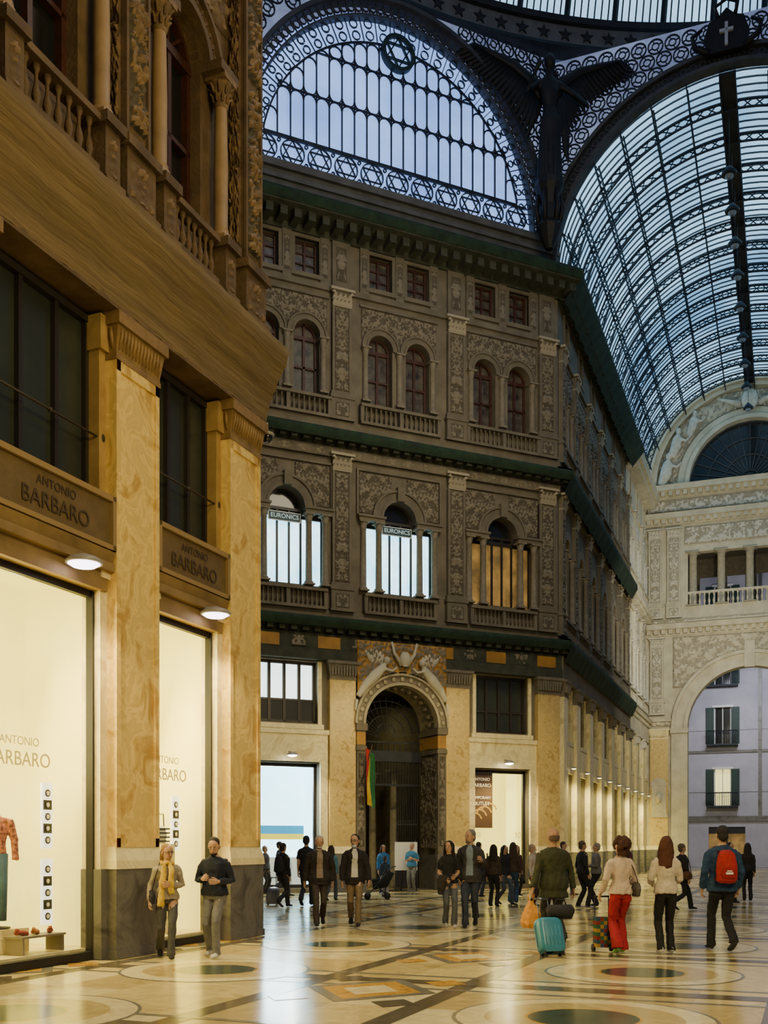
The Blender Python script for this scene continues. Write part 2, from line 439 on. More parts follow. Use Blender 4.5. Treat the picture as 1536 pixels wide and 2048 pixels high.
        raw('lapels', g, [cloth(tuple(x*.7 for x in jacket))])
    else:
        garment('top', top, .014, .90-coat, sleeve)
    if skirt:
        g = MB(); g.tube([(V(0,0,Z(.62)),.22,.18),(V(0,0,Z(.8)),.19,.15),(V(0,0,Z(1.0)),.155,.12)], 14); put('skirt', g, cloth(skirt))
    for f, (hp, kn, an) in zip(feet, legs):
        g = MB(); a = V(an.x, an.y, 0); lift = f[2]
        def fz(y): return lift*(max(0, (y+.16))/.22)
        g.tube([(a+V(0,y,zc+.004+fz(y)), w, h) for y, w, h, zc in [(.055,.030,.045,.05),(.02,.036,.05,.055),(-.05,.040,.036,.04),(-.11,.047,.028,.032),(-.165,.042,.022,.026),(-.195,.022,.014,.018)]], 12, 0, fwd=V(0,0,1))
        if shoe == 'boot':
            g.tube([(an+V(0,0,.06),.05,.055),(an,.05,.055),(an+V(0,0,-.05),.045,.05)], 10)
        for i, v in enumerate(g.v):
            if v[2] < fz(v[1]-a.y): g.v[i] = (v[0], v[1], max(.0, fz(v[1]-a.y)))
        sc = (.015,.013,.012) if shoe == 'boot' else shoe
        raw('shoe', g, [cloth(sc)])
    g = MB()
    if hair != 'bald':
        g.ball((0,.016,.178), .080, .094, .082, 0, 14, 10)
        if hair in ('short', 'tail', 'bun'): g.ball((0,.045,.12), .070, .058, .075, 0)
        if hair == 'tail':
            g.ball((0,.105,.18), .035, .035, .035); g.tube([(V(0,.11,.18),.03,.03),(V(0,.16,.12),.034,.03),(V(0,.16,.02),.03,.025),(V(0,.14,-.06),.012,.012)], 10)
        if hair == 'bun': g.ball((0,.11,.19), .04, .04, .04)
        if hair in ('long', 'bob'):
            zz = -.16 if hair == 'long' else .0
            g.tube([(V(0,.04,.18),.085,.07),(V(0,.055,.1),.095,.06),(V(0,.06,.0),.105,.058),(V(0,.075,zz),.10,.045),(V(0,.08,zz-.04),.06,.02)], 14)
            for sx in (-1, 1): g.tube([(V(sx*.055,-.02,.21),.02,.05),(V(sx*.080,-.01,.12),.018,.045),(V(sx*.088,.005,.02),.02,.04),(V(sx*.085,-.01,-.08),.022,.03)], 8)
        if hair == 'curly':
            for i in range(40):
                a = random.uniform(0, 2*pi); e = random.uniform(-.5, 1.3)
                p = (cos(a)*.092*cos(e), .03+sin(a)*.092*cos(e)+ (.02 if sin(a)>0 else 0), .15+.098*sin(e))
                if p[1] > -.05 or p[2] > .21: g.ball(p, .036, .036, .036, 0, 8, 6)
            g.tube([(V(0,.05,.1),.1,.06),(V(0,.06,.0),.09,.05)],12)
        g.xform(HM); put('hair', g, hm, .009, 2, .010 if hair in ('long','curly','tail') else .005)
    else:
        g.tube([(V(0,.030,.15),.076,.068),(V(0,.035,.11),.075,.062),(V(0,.04,.075),.06,.05)], 12); g.xform(HM); put('hair', g, hm, .009, 2)
    if beard:
        g = MB(); g.ball((0,-.050,.046), .050, .042, .030); g.xform(HM); put('beard', g, cloth(beard), .009, 2)
    if mask:
        g = MB(); g.ball((0,-.055,.04), .055, .04, .03); g.xform(HM); put('face_mask', g, cloth((.5,.65,.75)), .009, 2)
    if glasses:
        g = MB()
        for sx in (-1, 1): g.arc(sx*.031, .136, .017, .020, -.106, -.101, 0, 2*pi, 12)
        g.box(-.012,.012,-.106,-.101,.137,.141)
        for sx in (-1, 1): g.rod((sx*.052,-.10,.138),(sx*.075,.0,.138),.0025)
        g.xform(HM); raw('glasses', g, [black])
    if scarf:
        g = MB(); a = [up((.085*cos(t), -.01+.09*sin(t), Z(1.455)+.012*sin(3*t))) for t in [2*pi*i/12 for i in range(13)]]
        g.tube([(p, .030, .034) for p in a], 8)
        g.tube([(up((-.05,-.1,Z(1.42))),.035,.03),(up((-.065,-.15,Z(1.25))),.045,.025),(up((-.09,-.16,Z(1.05))),.045,.022),(up((-.10,-.165,Z(.80))),.06,.018)], 10)
        g.tube([(up((.05,-.1,Z(1.42))),.035,.03),(up((.055,-.165,Z(1.3))),.045,.025),(up((.05,-.17,Z(1.12))),.045,.02),(up((.06,-.165,Z(.98))),.05,.015)], 10)
        put('scarf', g, cloth(scarf), .010, 2, .02)
    if extras: extras(root, k, arm, up, Z, raw, put)
    return root

def backpack(c, c2=None, logo=None):
    def fn(root, k, arm, up, Z, raw, put):
        g = MB(); g.tube([(up((0,.19,Z(.98))),.13,.07),(up((0,.20,Z(1.0))),.15,.09),(up((0,.20,Z(1.2))),.145,.095),(up((0,.18,Z(1.36))),.115,.075),(up((0,.17,Z(1.41))),.07,.04)], 14)
        put('backpack', g, cloth(c), folds=.01)
        g = MB()
        for sx in (-1,1): g.tube([(up((sx*.09,.14,Z(1.38))),.02,.01),(up((sx*.10,.0,Z(1.455))),.025,.01),(up((sx*.11,-.135,Z(1.32))),.022,.01),(up((sx*.15,-.05,Z(1.08))),.02,.01),(up((sx*.13,.14,Z(1.02))),.02,.01)], 6)
        raw('strap', g, [cloth(tuple(x*.5 for x in c))])
        if c2:
            g = MB(); g.tube([(up((0,.275,Z(1.02))),.09,.03),(up((0,.28,Z(1.1))),.11,.035),(up((0,.275,Z(1.18))),.09,.03)], 12); put('pocket', g, cloth(c2))
            g = MB(); g.box(-.05,.05,.315,.32,Z(1.08),Z(1.11)); g.box(-.035,.035,.315,.32,Z(1.12),Z(1.135)); raw('label_patch', g, [white])
    return fn
def shoulderbag(c, side=1, z=.92):
    def fn(root, k, arm, up, Z, raw, put):
        g = MB(); x = side*.235
        g.tube([(V(x,.02,Z(z)-.12),.05,.13),(V(x,.02,Z(z)),.06,.16),(V(x,.02,Z(z)+.09),.04,.12)], 12); put('handbag', g, cloth(c), folds=.01)
        g = MB(); g.tube([(V(x,-.09,Z(z)+.08),.008,.012),(V(side*.17,-.09,Z(1.28)),.008,.012),(V(side*.11,0,Z(1.465)),.008,.014),(V(side*.17,.10,Z(1.28)),.008,.012),(V(x,.12,Z(z)+.08),.008,.012)], 6)
        raw('strap', g, [cloth(tuple(q*.7 for q in c))])
    return fn
def carried(root, k, arm, up, Z, raw, put):
    g = MB(); g.tube([(V(-.14,-.22,1.06),.09,.06),(V(-.17,-.22,.95),.11,.07),(V(-.19,-.2,.8),.09,.05),(V(-.2,-.18,.68),.04,.03)],10)
    put('carried_jacket', g, cloth((.03,.026,.024)), folds=.02)

W1 = ((-.07,-.26,0),(.08,.27,.10)); W2 = ((-.08,.25,.09),(.07,-.27,0))
jean = (.06,.075,.10); navy = (.012,.018,.04); blk = (.012,.012,.014)
person('woman in grey top and yellow scarf walking past the shop', -3.18, 15.4, 1.66, .25, (.36,.31,.24), (.075,.075,.08), (.36,.2,.07), 'boot', True,
       feet=((-.10,.22,.06),(.05,-.25,0)), arms=(((-.35,.15,-1),(-.1,-.35,-1)),((.30,.1,-1),(-.75,-.75,.05))), hair='tail', scarf=(.70,.46,.04), head=(.45,.05), glasses=True, extras=shoulderbag((.03,.03,.05),-1,.95), vox=.011)
person('bearded man in navy sweater and grey jeans looking at hands', -2.50, 15.5, 1.76, -.15, (.008,.013,.032), (.17,.17,.18), (.03,.02,.015), (.6,.58,.52),
       feet=((-.10,.12,.03),(.09,-.2,0)), arms=(((-.3,.05,-1),(.55,-.85,.15)),((.3,.05,-1),(-.55,-.85,.0))), head=(.1,.35), beard=(.03,.02,.015), vox=.011, wide=1.06)
person('grey-bearded man in dark jacket and patterned waistcoat walking', -1.33, 21.6, 1.84, .12, (.26,.20,.15), (.055,.04,.03), (.5,.48,.45), (.02,.015,.012),
       feet=W1, arms=(((-.3,.1,-1),(-.1,-.1,-1)),((.3,.15,-1),(.0,.05,-1))), jacket=(.022,.017,.014), beard=(.5,.48,.46), wide=1.18, vox=.012, head=(.05,.05))
person('man in dark blazer, white shirt and khaki trousers walking', -.60, 21.6, 1.87, .0, (.62,.6,.55), (.20,.14,.07), (.015,.012,.01), (.02,.02,.02),
       feet=W2, arms=(((-.25,.1,-1),(-.05,-.05,-1)),((.3,.05,-1),(.1,-.3,-1))), jacket=(.02,.015,.015), glasses=True, vox=.012, head=(-.3,0), mask=True)
person('dark-haired woman in black top and jeans carrying a jacket', 1.30, 21.0, 1.73, .1, blk, (.10,.11,.13), (.015,.01,.008), (.5,.46,.42), True,
       feet=((-.06,.1,.03),(.08,-.16,0)), arms=(((-.2,.1,-1),(.3,-.7,-.4)),((.15,.05,-1),(-.3,-.7,-.2))), sleeve=.4, hair='long', head=(-.5,0), vox=.012, extras=carried)
person('grey-haired man in grey blazer and blue shirt talking', 1.74, 21.2, 1.96, -.15, (.19,.25,.34), (.035,.045,.07), (.2,.18,.17), (.015,.014,.013),
       feet=W1, arms=(((-.12,.05,-1),(.05,-.2,-1)),((.28,.05,-1),(-.1,-.85,.35))), jacket=(.05,.047,.048), head=(-.7,0), vox=.012, beard=(.15,.13,.12))
person('balding man in dark green coat pulling luggage', 2.74, 17.0, 1.92, pi+.1, (.04,.045,.02), (.03,.03,.028), (.12,.08,.06), (.02,.015,.01),
       feet=W2, arms=(((-.3,-.1,-1),(-.15,.05,-1)),((.25,.15,-1),(.3,.2,-1))), hair='bald', coat=.17, wide=1.2, vox=.012, head=(.2,0), skin=SKT)
person('woman with curly brown hair, cream top and red flared trousers', 3.58, 15.9, 1.76, pi+.1, (.66,.52,.42), (.42,.012,.03), (.06,.02,.012), (.25,.5,.15), True,
       feet=((-.07,-.14,0),(.08,.14,.05)), arms=(((-.3,.0,-1),(.3,-.8,-.3)),((.35,.1,-1),(.1,-.5,-.7))), hair='curly', flare=.035, vox=.012, extras=shoulderbag((.10,.09,.085),-1,.98), head=(.3,0))
person('woman with long auburn hair, cream top and black trousers', 4.27, 15.9, 1.78, pi-.05, (.68,.58,.46), (.012,.012,.013), (.09,.03,.015), (.62,.6,.56), True,
       feet=((-.09,-.06,0),(.09,.08,.02)), arms=(((-.25,-.1,-1),(.3,-.8,-.2)),((.28,-.1,-1),(-.2,-.8,-.2))), hair='long', vox=.012, head=(-.35,0))
person('person in blue hooded jacket with a red backpack', 5.25, 16.3, 1.95, pi, (.015,.05,.13), (.015,.015,.02), (.02,.018,.02), (.03,.03,.035),
       feet=W2, arms=(((-.25,.1,-1),(.0,-.5,-1)),((.25,.1,-1),(.0,-.5,-1))), extras=backpack((.42,.018,.02),(.35,.01,.015)), vox=.012, wide=1.1, coat=.06)
BG = 'people crossing the arcade'
person('woman in black carrying a backpack walking away', -2.66, 27.7, 1.72, 2.6, blk, (.02,.02,.025), (.03,.02,.015), fem=True, feet=((-.08,.3,.12),(.08,-.32,0)), hair='bun', extras=backpack((.015,.015,.02)), vox=.018, group=BG)
person('man in black t-shirt walking away', -2.1, 28.4, 1.90, 3.0, blk, (.02,.022,.03), (.02,.015,.012), feet=W1, sleeve=.4, vox=.018, group=BG)
person('person in dark coat by the bright shop', -4.0, 35.3, 1.62, 1.0, (.05,.05,.06), (.03,.03,.03), (.2,.18,.16), (.02,.02,.02), vox=.02, group=BG)
person('man in blue t-shirt leaning beside a white board', .97, 36.6, 1.72, -.3, (.05,.22,.42), (.18,.18,.17), (.3,.28,.26), (.1,.1,.1), sleeve=.4, arms=(((-.2,.1,-1),(.5,-.6,.2)),((.2,.1,-1),(-.5,-.6,.3))), vox=.018, group=BG)
person('woman in blue cardigan standing with a child', -.02, 34.8, 1.66, .2, (.04,.2,.5), (.03,.03,.04), (.05,.03,.02), (.4,.4,.4), True, hair='long', vox=.02, group=BG)
person('child in dark top and white skirt', .03, 33.4, 1.30, 3.0, (.03,.06,.10), (.3,.3,.32), (.04,.03,.02), fem=True, hair='tail', skirt=(.6,.6,.6), vox=.018, group=BG)
person('man in dark clothes standing near the arch', -.85, 33.2, 1.75, 2.6, (.03,.03,.04), (.02,.02,.03), (.02,.015,.01), vox=.02, group=BG)
person('woman in dark jacket with a handbag', 2.92, 28.0, 1.66, 2.8, (.05,.03,.02), blk, (.02,.012,.01), fem=True, hair='long', extras=shoulderbag((.02,.015,.012),1,.95), vox=.018, group=BG)
person('woman in black jacket and jeans', 3.32, 28.9, 1.64, .6, (.012,.012,.015), jean, (.015,.012,.01), fem=True, hair='long', feet=W2, vox=.018, group=BG)
person('woman in brown jacket and blue jeans', 3.66, 29.8, 1.72, 2.9, (.06,.035,.02), (.03,.07,.14), (.05,.03,.015), fem=True, hair='long', vox=.018, group=BG)
person('woman in cream quilted coat wearing a mask', 3.98, 28.2, 1.66, 1.2, (.6,.52,.42), (.05,.03,.03), (.4,.3,.2), fem=True, hair='short', coat=.1, vox=.018, mask=True, group=BG)
person('man in black tracksuit with hands in pockets', 5.18, 27.4, 1.75, 1.9, blk, blk, (.1,.08,.06), (.5,.5,.5), arms=(((-.3,.1,-1),(.2,-.4,-1)),((.3,.1,-1),(-.2,-.4,-1))), vox=.018, feet=((-.12,-.08,0),(.1,.08,0)), group=BG)
person('man in grey striped sweater standing', 5.70, 28.2, 1.70, -1.9, (.16,.15,.15), blk, (.3,.26,.22), (.02,.02,.02), arms=(((-.2,.1,-1),(.5,-.6,.0)),((.2,.1,-1),(-.5,-.6,.1))), vox=.018, group=BG)
person('man in black jacket walking with a brown shoulder bag', 7.55, 26.6, 1.72, 2.0, blk, (.015,.015,.02), (.12,.09,.07), feet=((-.08,.36,.13),(.08,-.36,0)), extras=shoulderbag((.12,.05,.02),-1,.95), vox=.018, group=BG)
person('man in black clothes standing by the arcade wall', 9.9, 30.0, 1.72, .4, (.02,.02,.02), blk, (.02,.015,.01), feet=W1, vox=.02, group=BG)
person('woman in dark coat walking away', 10.7, 30.9, 1.70, 2.9, (.02,.018,.016), blk, (.03,.02,.015), fem=True, hair='long', vox=.02, group=BG)
person('woman in burgundy jacket walking', 8.9, 38.5, 1.7, 2.9, (.12,.03,.03), blk, (.03,.02,.015), fem=True, feet=W2, hair='long', vox=.02, group=BG)
person('man in grey jacket in the far arcade', 13.2, 50.0, 1.75, .2, (.08,.08,.09), blk, (.03,.02,.015), vox=.022, group=BG)
person('person in tan coat in the far arcade', 15.5, 47.0, 1.7, 2.9, (.2,.14,.08), blk, (.1,.06,.03), fem=True, hair='long', vox=.022, group=BG)
person('woman in black coat standing by the bright shop', -4.35, 34.2, 1.64, 2.0, blk, blk, (.1,.06,.03), fem=True, hair='bob', vox=.02, group=BG)
person('man in navy jacket crossing the hall', -3.35, 33.8, 1.76, 1.4, (.02,.04,.08), jean, (.03,.02,.015), feet=W2, vox=.02, group=BG)
person('woman in light blue top near the shop', -1.55, 30.8, 1.64, 2.9, (.10,.25,.34), jean, (.05,.03,.02), fem=True, hair='long', feet=W1, vox=.02, group=BG)
person('man in dark jacket waiting by the boutique', 3.0, 33.2, 1.74, 2.4, (.03,.025,.025), (.03,.035,.05), (.03,.02,.015), vox=.02, group=BG)
person('woman in dark red coat waiting by the boutique', 4.3, 34.0, 1.64, .5, (.09,.02,.02), blk, (.05,.03,.02), fem=True, hair='bob', vox=.02, group=BG)
person('man in olive jacket near the corner', 5.9, 34.5, 1.76, 1.2, (.06,.06,.035), jean, (.04,.03,.02), feet=W2, vox=.02, group=BG)
person('woman in black puffer jacket standing', 2.35, 30.6, 1.62, 2.2, (.015,.014,.018), jean, (.04,.025,.015), fem=True, hair='long', wide=1.1, vox=.02, group=BG)

# ------------------------------------------------------------------ luggage and small things
def suitcase(X, Y, yaw, tilt, h, w, d, c, label, handle=.35):
    m = mat('shell_'+label[:9], c, .3, c2=tuple(x*.8 for x in c), scale=3)
    b = MB(); n = 6
    def rr(hx, hy, r):
        P = []
        for cx, cy, a0 in ((hx-r,hy-r,0),(-hx+r,hy-r,pi/2),(-hx+r,-hy+r,pi),(hx-r,-hy+r,1.5*pi)):
            for i in range(n): a = a0+pi/2*i/(n-1); P.append((cx+r*cos(a), cy+r*sin(a)))
        return P
    rings = []
    for z, s in ((.05,.7),(.065,.86),(.10,.97),(.16,1),(h-.12,1),(h-.05,.95),(h-.015,.84),(h,.66)):
        rings.append([(x*s, y*s, z) for x, y in rr(w/2, d/2, .10)])
    K = len(rings[0]); vs = [p for r in rings for p in r]
    b.add(vs, [(i*K+k, i*K+(k+1)%K, (i+1)*K+(k+1)%K, (i+1)*K+k) for i in range(len(rings)-1) for k in range(K)]+[tuple(range(K)), tuple(range((len(rings)-1)*K, len(rings)*K))], 0, True)
    for i in range(5):
        x = -w*.28+w*.14*i
        for sy in (-1,1): b.tube([(V(x,sy*(d/2-.004),.14),.012,.008),(V(x,sy*(d/2-.004),h-.12),.012,.008)], 6)
    z = MB(); z.box(-w/2-.003,w/2+.003,-.006,.006,.14,h-.1)
    hd = MB()
    for sx in (-1,1): hd.rod((sx*.09,d/2-.06,h-.03),(sx*.09,d/2-.06,h+handle),.008)
    hd.rod((-.11,d/2-.06,h+handle),(.11,d/2-.06,h+handle),.016)
    wl = []
    for sx in (-1,1):
        for sy in (-1,1):
            q = MB(); q.rod((sx*w*.34-.015,sy*d*.26,.03),(sx*w*.34+.015,sy*d*.26,.03),.03,12); wl.append(('wheel', q, [black]))
    M = T(X,Y,.004) @ Matrix.Rotation(yaw,4,'Z') @ Matrix.Rotation(tilt,4,'X')
    return thing('suitcase', [('shell', b, [m]), ('zipper', z, [black]), ('pull_handle', hd, [mat('grey_metal',(.25,.25,.26),.3,.9)])]+wl, M, label, 'suitcase')
suitcase(2.50, 15.55, .25, -.40, .58, .42, .26, (.05,.25,.38), 'turquoise hard-shell rolling suitcase pulled by a man')
suitcase(-3.1, 29.0, .4, .4, .5, .36, .22, (.2,.2,.22), 'grey rolling suitcase beside a walking traveller', .3)
g = MB(); g.tube([(V(-.2,0,.1),.06,.07),(V(-.17,0,.11),.11,.12),(V(.17,0,.11),.11,.12),(V(.2,0,.1),.06,.07)], 14)
h = MB(); h.tube([(V(-.09,0,.2),.01,.01),(V(-.06,0,.30),.01,.01),(V(.06,0,.30),.01,.01),(V(.09,0,.2),.01,.01)], 6)
thing('duffel_bag', [('bag_body', g, [cloth((.02,.02,.025))]), ('handle', h, [black])], T(2.66,15.85,.53), 'black duffel bag resting on the turquoise suitcase', 'bag')
g = MB(); g.tube([(V(0,0,0.0),.13,.09),(V(0,0,.06),.17,.12),(V(.01,0,.22),.15,.1),(V(0,0,.36),.08,.05),(V(0,0,.42),.03,.02)], 14)
h = MB(); h.tube([(V(-.03,0,.40),.012,.008),(V(-.05,0,.52),.008,.008),(V(0,0,.58),.008,.008),(V(.05,0,.52),.008,.008),(V(.03,0,.40),.012,.008)], 6)
om = cloth((.75,.33,.05))
thing('plastic_bag', [('bag_body', remesh(g,.012,om,'bag_body',3,.02), [om]), ('handle', h, [om])], T(2.36,16.85,.33), 'orange plastic carrier bag held by the man in green', 'bag')
g = MB(); cc = [(.38,.22,.03),(.02,.07,.13),(.22,.02,.015),(.02,.11,.05)]
for i in range(5):
    for j in range(8):
        x0 = -.14+.28*i/5; z0 = .08+.46*j/8; q = (i+j if j < 4 else i-j) % 4
        g.box(x0, x0+.28/5, -.1, .1, z0, z0+.46/8, q)
h = MB(); h.rod((-.11,.11,.1),(-.11,.11,.85),.01); h.rod((.11,.11,.1),(.11,.11,.85),.01); h.rod((-.12,.11,.85),(.12,.11,.85),.014)
wl = []
for sx in (-1,1):
    q = MB(); q.rod((sx*.14-.02,.08,.06),(sx*.14+.02,.08,.06),.06,14); wl.append(('wheel', q, [black]))
thing('shopping_trolley', [('bag', g, [cloth(c) for c in cc]), ('handle_frame', h, [black])]+wl, T(3.38,16.15,.004)@Matrix.Rotation(.1,4,'Z'), 'colourful geometric patterned shopping trolley pulled by a woman', 'trolley')
g = MB(); g.tube([(V(-.1,0,.45),.17,.03),(V(.25,0,.5),.17,.04),(V(.42,0,.85),.16,.03)], 10, fwd=V(0,1,0))
h = MB()
for sy in (-.2,.2):
    h.rod((-.25,sy,.1),(.45,sy,.95),.012); h.rod((.35,sy,.1),(-.05,sy,.5),.012); h.rod((.45,sy,.95),(.6,sy,1.0),.012)
h.rod((.6,-.2,1.0),(.6,.2,1.0),.015)
wl = []
for sx in (-.25,.35):
    for sy in (-.2,.2):
        q = MB(); q.rod((sx,sy-.015,.1),(sx,sy+.015,.1),.1,14); wl.append(('wheel', q, [black]))
thing('stroller', [('seat', g, [cloth(blk)]), ('stroller_frame', h, [black])]+wl, T(-.25,31.9,.004), 'folding black stroller parked near a family', 'stroller')
g = MB(); g.box(-.42,.42,-.02,.02,.75,1.75); h = MB()
for sx in (-1,1): h.rod((sx*.4,.0,0),(sx*.35,.03,1.8),.02)
h.rod((0,.5,0),(0,.05,1.7),.02)
thing('easel_board', [('board', g, [white]), ('easel_leg', h, [black])], T(.78,37.2,.004)@Matrix.Rotation(.35,4,'Z'), 'white presentation board on an easel beside the archway', 'easel')

# ------------------------------------------------------------------ frames
AC = atan2(.42,.907)
Cx, Cy = 6.77, 40.96
ux, uy = .3556, .9346
FC = frame(Cx-6.86*.9074, Cy-6.86*.4202, AC)
FA = frame(Cx, Cy, atan2(uy, ux))
NX, NY = Cx+6.3*uy, Cy-6.3*ux
FE = frame(NX, NY, atan2(-ux, uy))
FL = frame(-2.273, 19.25, atan2(.927,.375))
LEN = 28.35

def archpoly(cx, r, zb, zs, n=14):
    return [(cx-r,zb),(cx+r,zb)]+[(cx+r*cos(pi*i/n), zs+r*sin(pi*i/n)) for i in range(n+1)]
def rect(a, b, c, d): return [(a,c),(b,c),(b,d),(a,d)]

def capital(mb, w, d, h, y0, mi=0, lo=None):
    lo = mi if lo is None else lo
    mb.taper((-w*.42,w*.42,y0-d*.85,y0),0,(-w*.47,w*.47,y0-d*1.05,y0),h*.82,lo)
    mb.box(-w*.45,w*.45,y0-d*.95,y0,0,h*.06,mi)
    mb.box(-w*.58,w*.58,y0-d*1.45,y0,h*.86,h,mi)
    for row,(z0,z1,k) in enumerate(((.08,.42,5),(.36,.70,4))):
        for i in range(k):
            x = (-.5+(i+.5)/k)*w*.92; ww = w*.5/k
            mb.add([(x-ww,y0-d*.9,h*z0),(x+ww,y0-d*.9,h*z0),(x+ww*.9,y0-d*1.15,h*(z0+z1)/2),(x-ww*.9,y0-d*1.15,h*(z0+z1)/2),(x,y0-d*1.5,h*z1),(x,y0-d*1.25,h*z1*.9)],
                   [(0,1,2,3),(3,2,4),(3,4,5),(2,5,4)],mi)
    for sx in (-1,1): mb.tube([(V(sx*w*.25,y0-d*1.05,h*.55),.03,.03),(V(sx*w*.44,y0-d*1.3,h*.76),.045*w/.6,.045*w/.6),(V(sx*w*.52,y0-d*1.35,h*.70),.03,.03)],6,mi)

def mk_pil_upper(h, w, st, sh, sd):
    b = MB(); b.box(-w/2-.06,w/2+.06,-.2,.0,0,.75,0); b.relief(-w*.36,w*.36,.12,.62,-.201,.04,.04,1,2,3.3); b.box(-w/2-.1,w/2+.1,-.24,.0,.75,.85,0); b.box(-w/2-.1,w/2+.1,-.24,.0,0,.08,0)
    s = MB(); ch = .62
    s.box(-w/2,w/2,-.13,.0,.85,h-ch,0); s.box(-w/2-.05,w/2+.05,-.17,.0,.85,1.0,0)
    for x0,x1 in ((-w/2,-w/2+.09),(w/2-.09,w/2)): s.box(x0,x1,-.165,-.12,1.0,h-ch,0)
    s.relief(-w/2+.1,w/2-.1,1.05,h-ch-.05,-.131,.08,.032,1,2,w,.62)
    c = MB(); capital(c, w*1.1, .2, ch, .0, 0, 1)
    c.xform(T(0,0,h-ch))
    return [('pedestal', b, [st,sd,sh]), ('shaft', s, [st,sd,sh]), ('capital', c, [mat('capital_stone',(.34,.295,.205),.8) if sh is stone_hi else sh,st])]
def mk_pil_ground(h, w, ms, mc, mp, mcap=None):
    mcap = mcap or mc
    p = MB(); p.box(-w/2-.06,w/2+.06,-.3,.0,0,1.35,0); p.box(-w/2-.1,w/2+.1,-.34,.0,0,.2,0)
    m = MB(); m.taper((-w/2-.08,w/2+.08,-.32,.0),1.35,(-w/2-.02,w/2+.02,-.27,.0),1.6,0)
    s = MB(); s.box(-w/2,w/2,-.24,.0,1.6,h-.65,0)
    c = MB(); c.box(-w/2-.02,w/2+.02,-.26,.0,h-.65,h-.55,0); c.taper((-w/2,w/2,-.24,.0),h-.55,(-w/2-.08,w/2+.08,-.34,.0),h-.1,0); c.box(-w/2-.12,w/2+.12,-.38,.0,h-.1,h,0)
    for i in range(9):
        x = -w/2+w*(i+.5)/9; c.box(x-.025,x+.025,-.36,-.25,h-.5,h-.15,0)
    return [('plinth', p, [mp]), ('base', m, [mc]), ('shaft', s, [ms]), ('capital', c, [mcap])]
def baluster(mb, x, y, z, h, r=.055, n=8):
    mb.lathe([(r*.9,z),(r*.9,z+.06*h),(r*.5,z+.12*h),(r*1.05,z+.32*h),(r*.85,z+.45*h),(r*.4,z+.62*h),(r*.45,z+.82*h),(r*.9,z+.92*h),(r*.9,z+h)], x, y, n)
def mk_balustrade(w, n, st, h=.72):
    r = MB(); r.box(-w/2,w/2,-.22,-.02,0,.1); r.box(-w/2,w/2,-.25,.0,h-.1,h)
    parts = [('rail', r, [st])]
    bm = MB(); baluster(bm, 0, -.12, .1, h-.2); me = bm.mesh('baluster', [st])
    for s0 in (-w/2+.06, w/2-.06, 0):
        q = MB(); q.box(s0-.07,s0+.07,-.21,-.03,.1,h-.1); parts.append(('pier', q, [st]))
    half = n//2
    for sd in (-1,1):
        for i in range(half):
            x = sd*(.12+(w/2-.26)*(i+.5)/half+.0); parts.append(('baluster', me, None, T(x,0,0)))
    return parts
def mk_column(mb, x, y, z0, h, r, mi=0):
    mb.box(x-r*1.5,x+r*1.5,y-r*1.5,y+r*1.5,z0,z0+.06,mi)
    mb.lathe([(r*1.35,z0+.06),(r*1.35,z0+.12),(r,z0+.16),(r*.88,z0+h-.34),(r,z0+h-.32),(r*.9,z0+h-.28),(r*1.1,z0+h-.2),(r*1.0,z0+h-.18),(r*1.5,z0+h-.05)], x, y, 12, mi)
    mb.box(x-r*1.6,x+r*1.6,y-r*1.6,y+r*1.6,z0+h-.06,z0+h,mi)

def mk_serliana(st, sh, sd, glass, frm, W=1.45, r=.65, sign=False):
    parts = []
    g = MB(); g.box(-W,W,.40,.42,0,2.5); g.prism([(-r,2.5),(r,2.5)]+[(r*cos(pi*i/14),2.7+r*sin(pi*i/14)) for i in range(15)],.40,.42,1)
    parts.append(('glass', g, [glass, gdark]))
    f = MB()
    for x in (-r,-.22,.22,r): f.box(x-.035,x+.035,.33,.41,0,2.7)
    f.box(-r,r,.32,.42,2.4,2.52); f.box(-r,r,.33,.41,0,.1); f.arc(0,2.7,r-.07,r,.33,.41,0,pi,16); f.box(-r,r,.32,.42,2.62,2.72)
    for sx in (-1,1): f.box(min(sx*r,sx*W),max(sx*r,sx*W),.33,.41,2.38,2.5); f.box(sx*W-.05,sx*W+.05,.33,.41,0,2.5)
    parts.append(('window_frame', f, [frm]))
    for x in (-W+.02,-r-.17,r+.17,W-.02):
        c = MB(); mk_column(c, 0, 0, 0, 2.5, .12); parts.append(('column', c, [sh], T(x,-.02,0)))
    e = MB()
    for sx in (-1,1):
        x0, x1 = sorted((sx*(r+.0), sx*(W+.2))); e.box(x0,x1,-.2,.3,2.5,2.68); e.box(x0-.04,x1+.04,-.25,.0,2.62,2.7)
    e.arc(0,2.7,r,r+.1,-.1,.3,0,pi,20); e.arc(0,2.7,r+.1,r+.34,-.06,.05,0,pi,20); e.arc(0,2.7,r+.34,r+.42,-.12,.05,0,pi,20)
    e.box(-.14,.14,-.22,0,2.7+r,2.7+r+.5)
    e.box(-W-.25,W+.25,-.09,.02,4.28,4.36)
    for sx in (-1,1): e.box(min(sx*(W+.17),sx*(W+.25)),max(sx*(W+.17),sx*(W+.25)),-.09,.02,2.7,4.3)
    parts.append(('archivolt', e, [st]))
    for sx in (-1,1):
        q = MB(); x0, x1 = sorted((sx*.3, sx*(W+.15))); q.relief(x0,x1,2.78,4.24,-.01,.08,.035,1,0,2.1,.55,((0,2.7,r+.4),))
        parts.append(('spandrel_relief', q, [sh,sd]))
    return parts
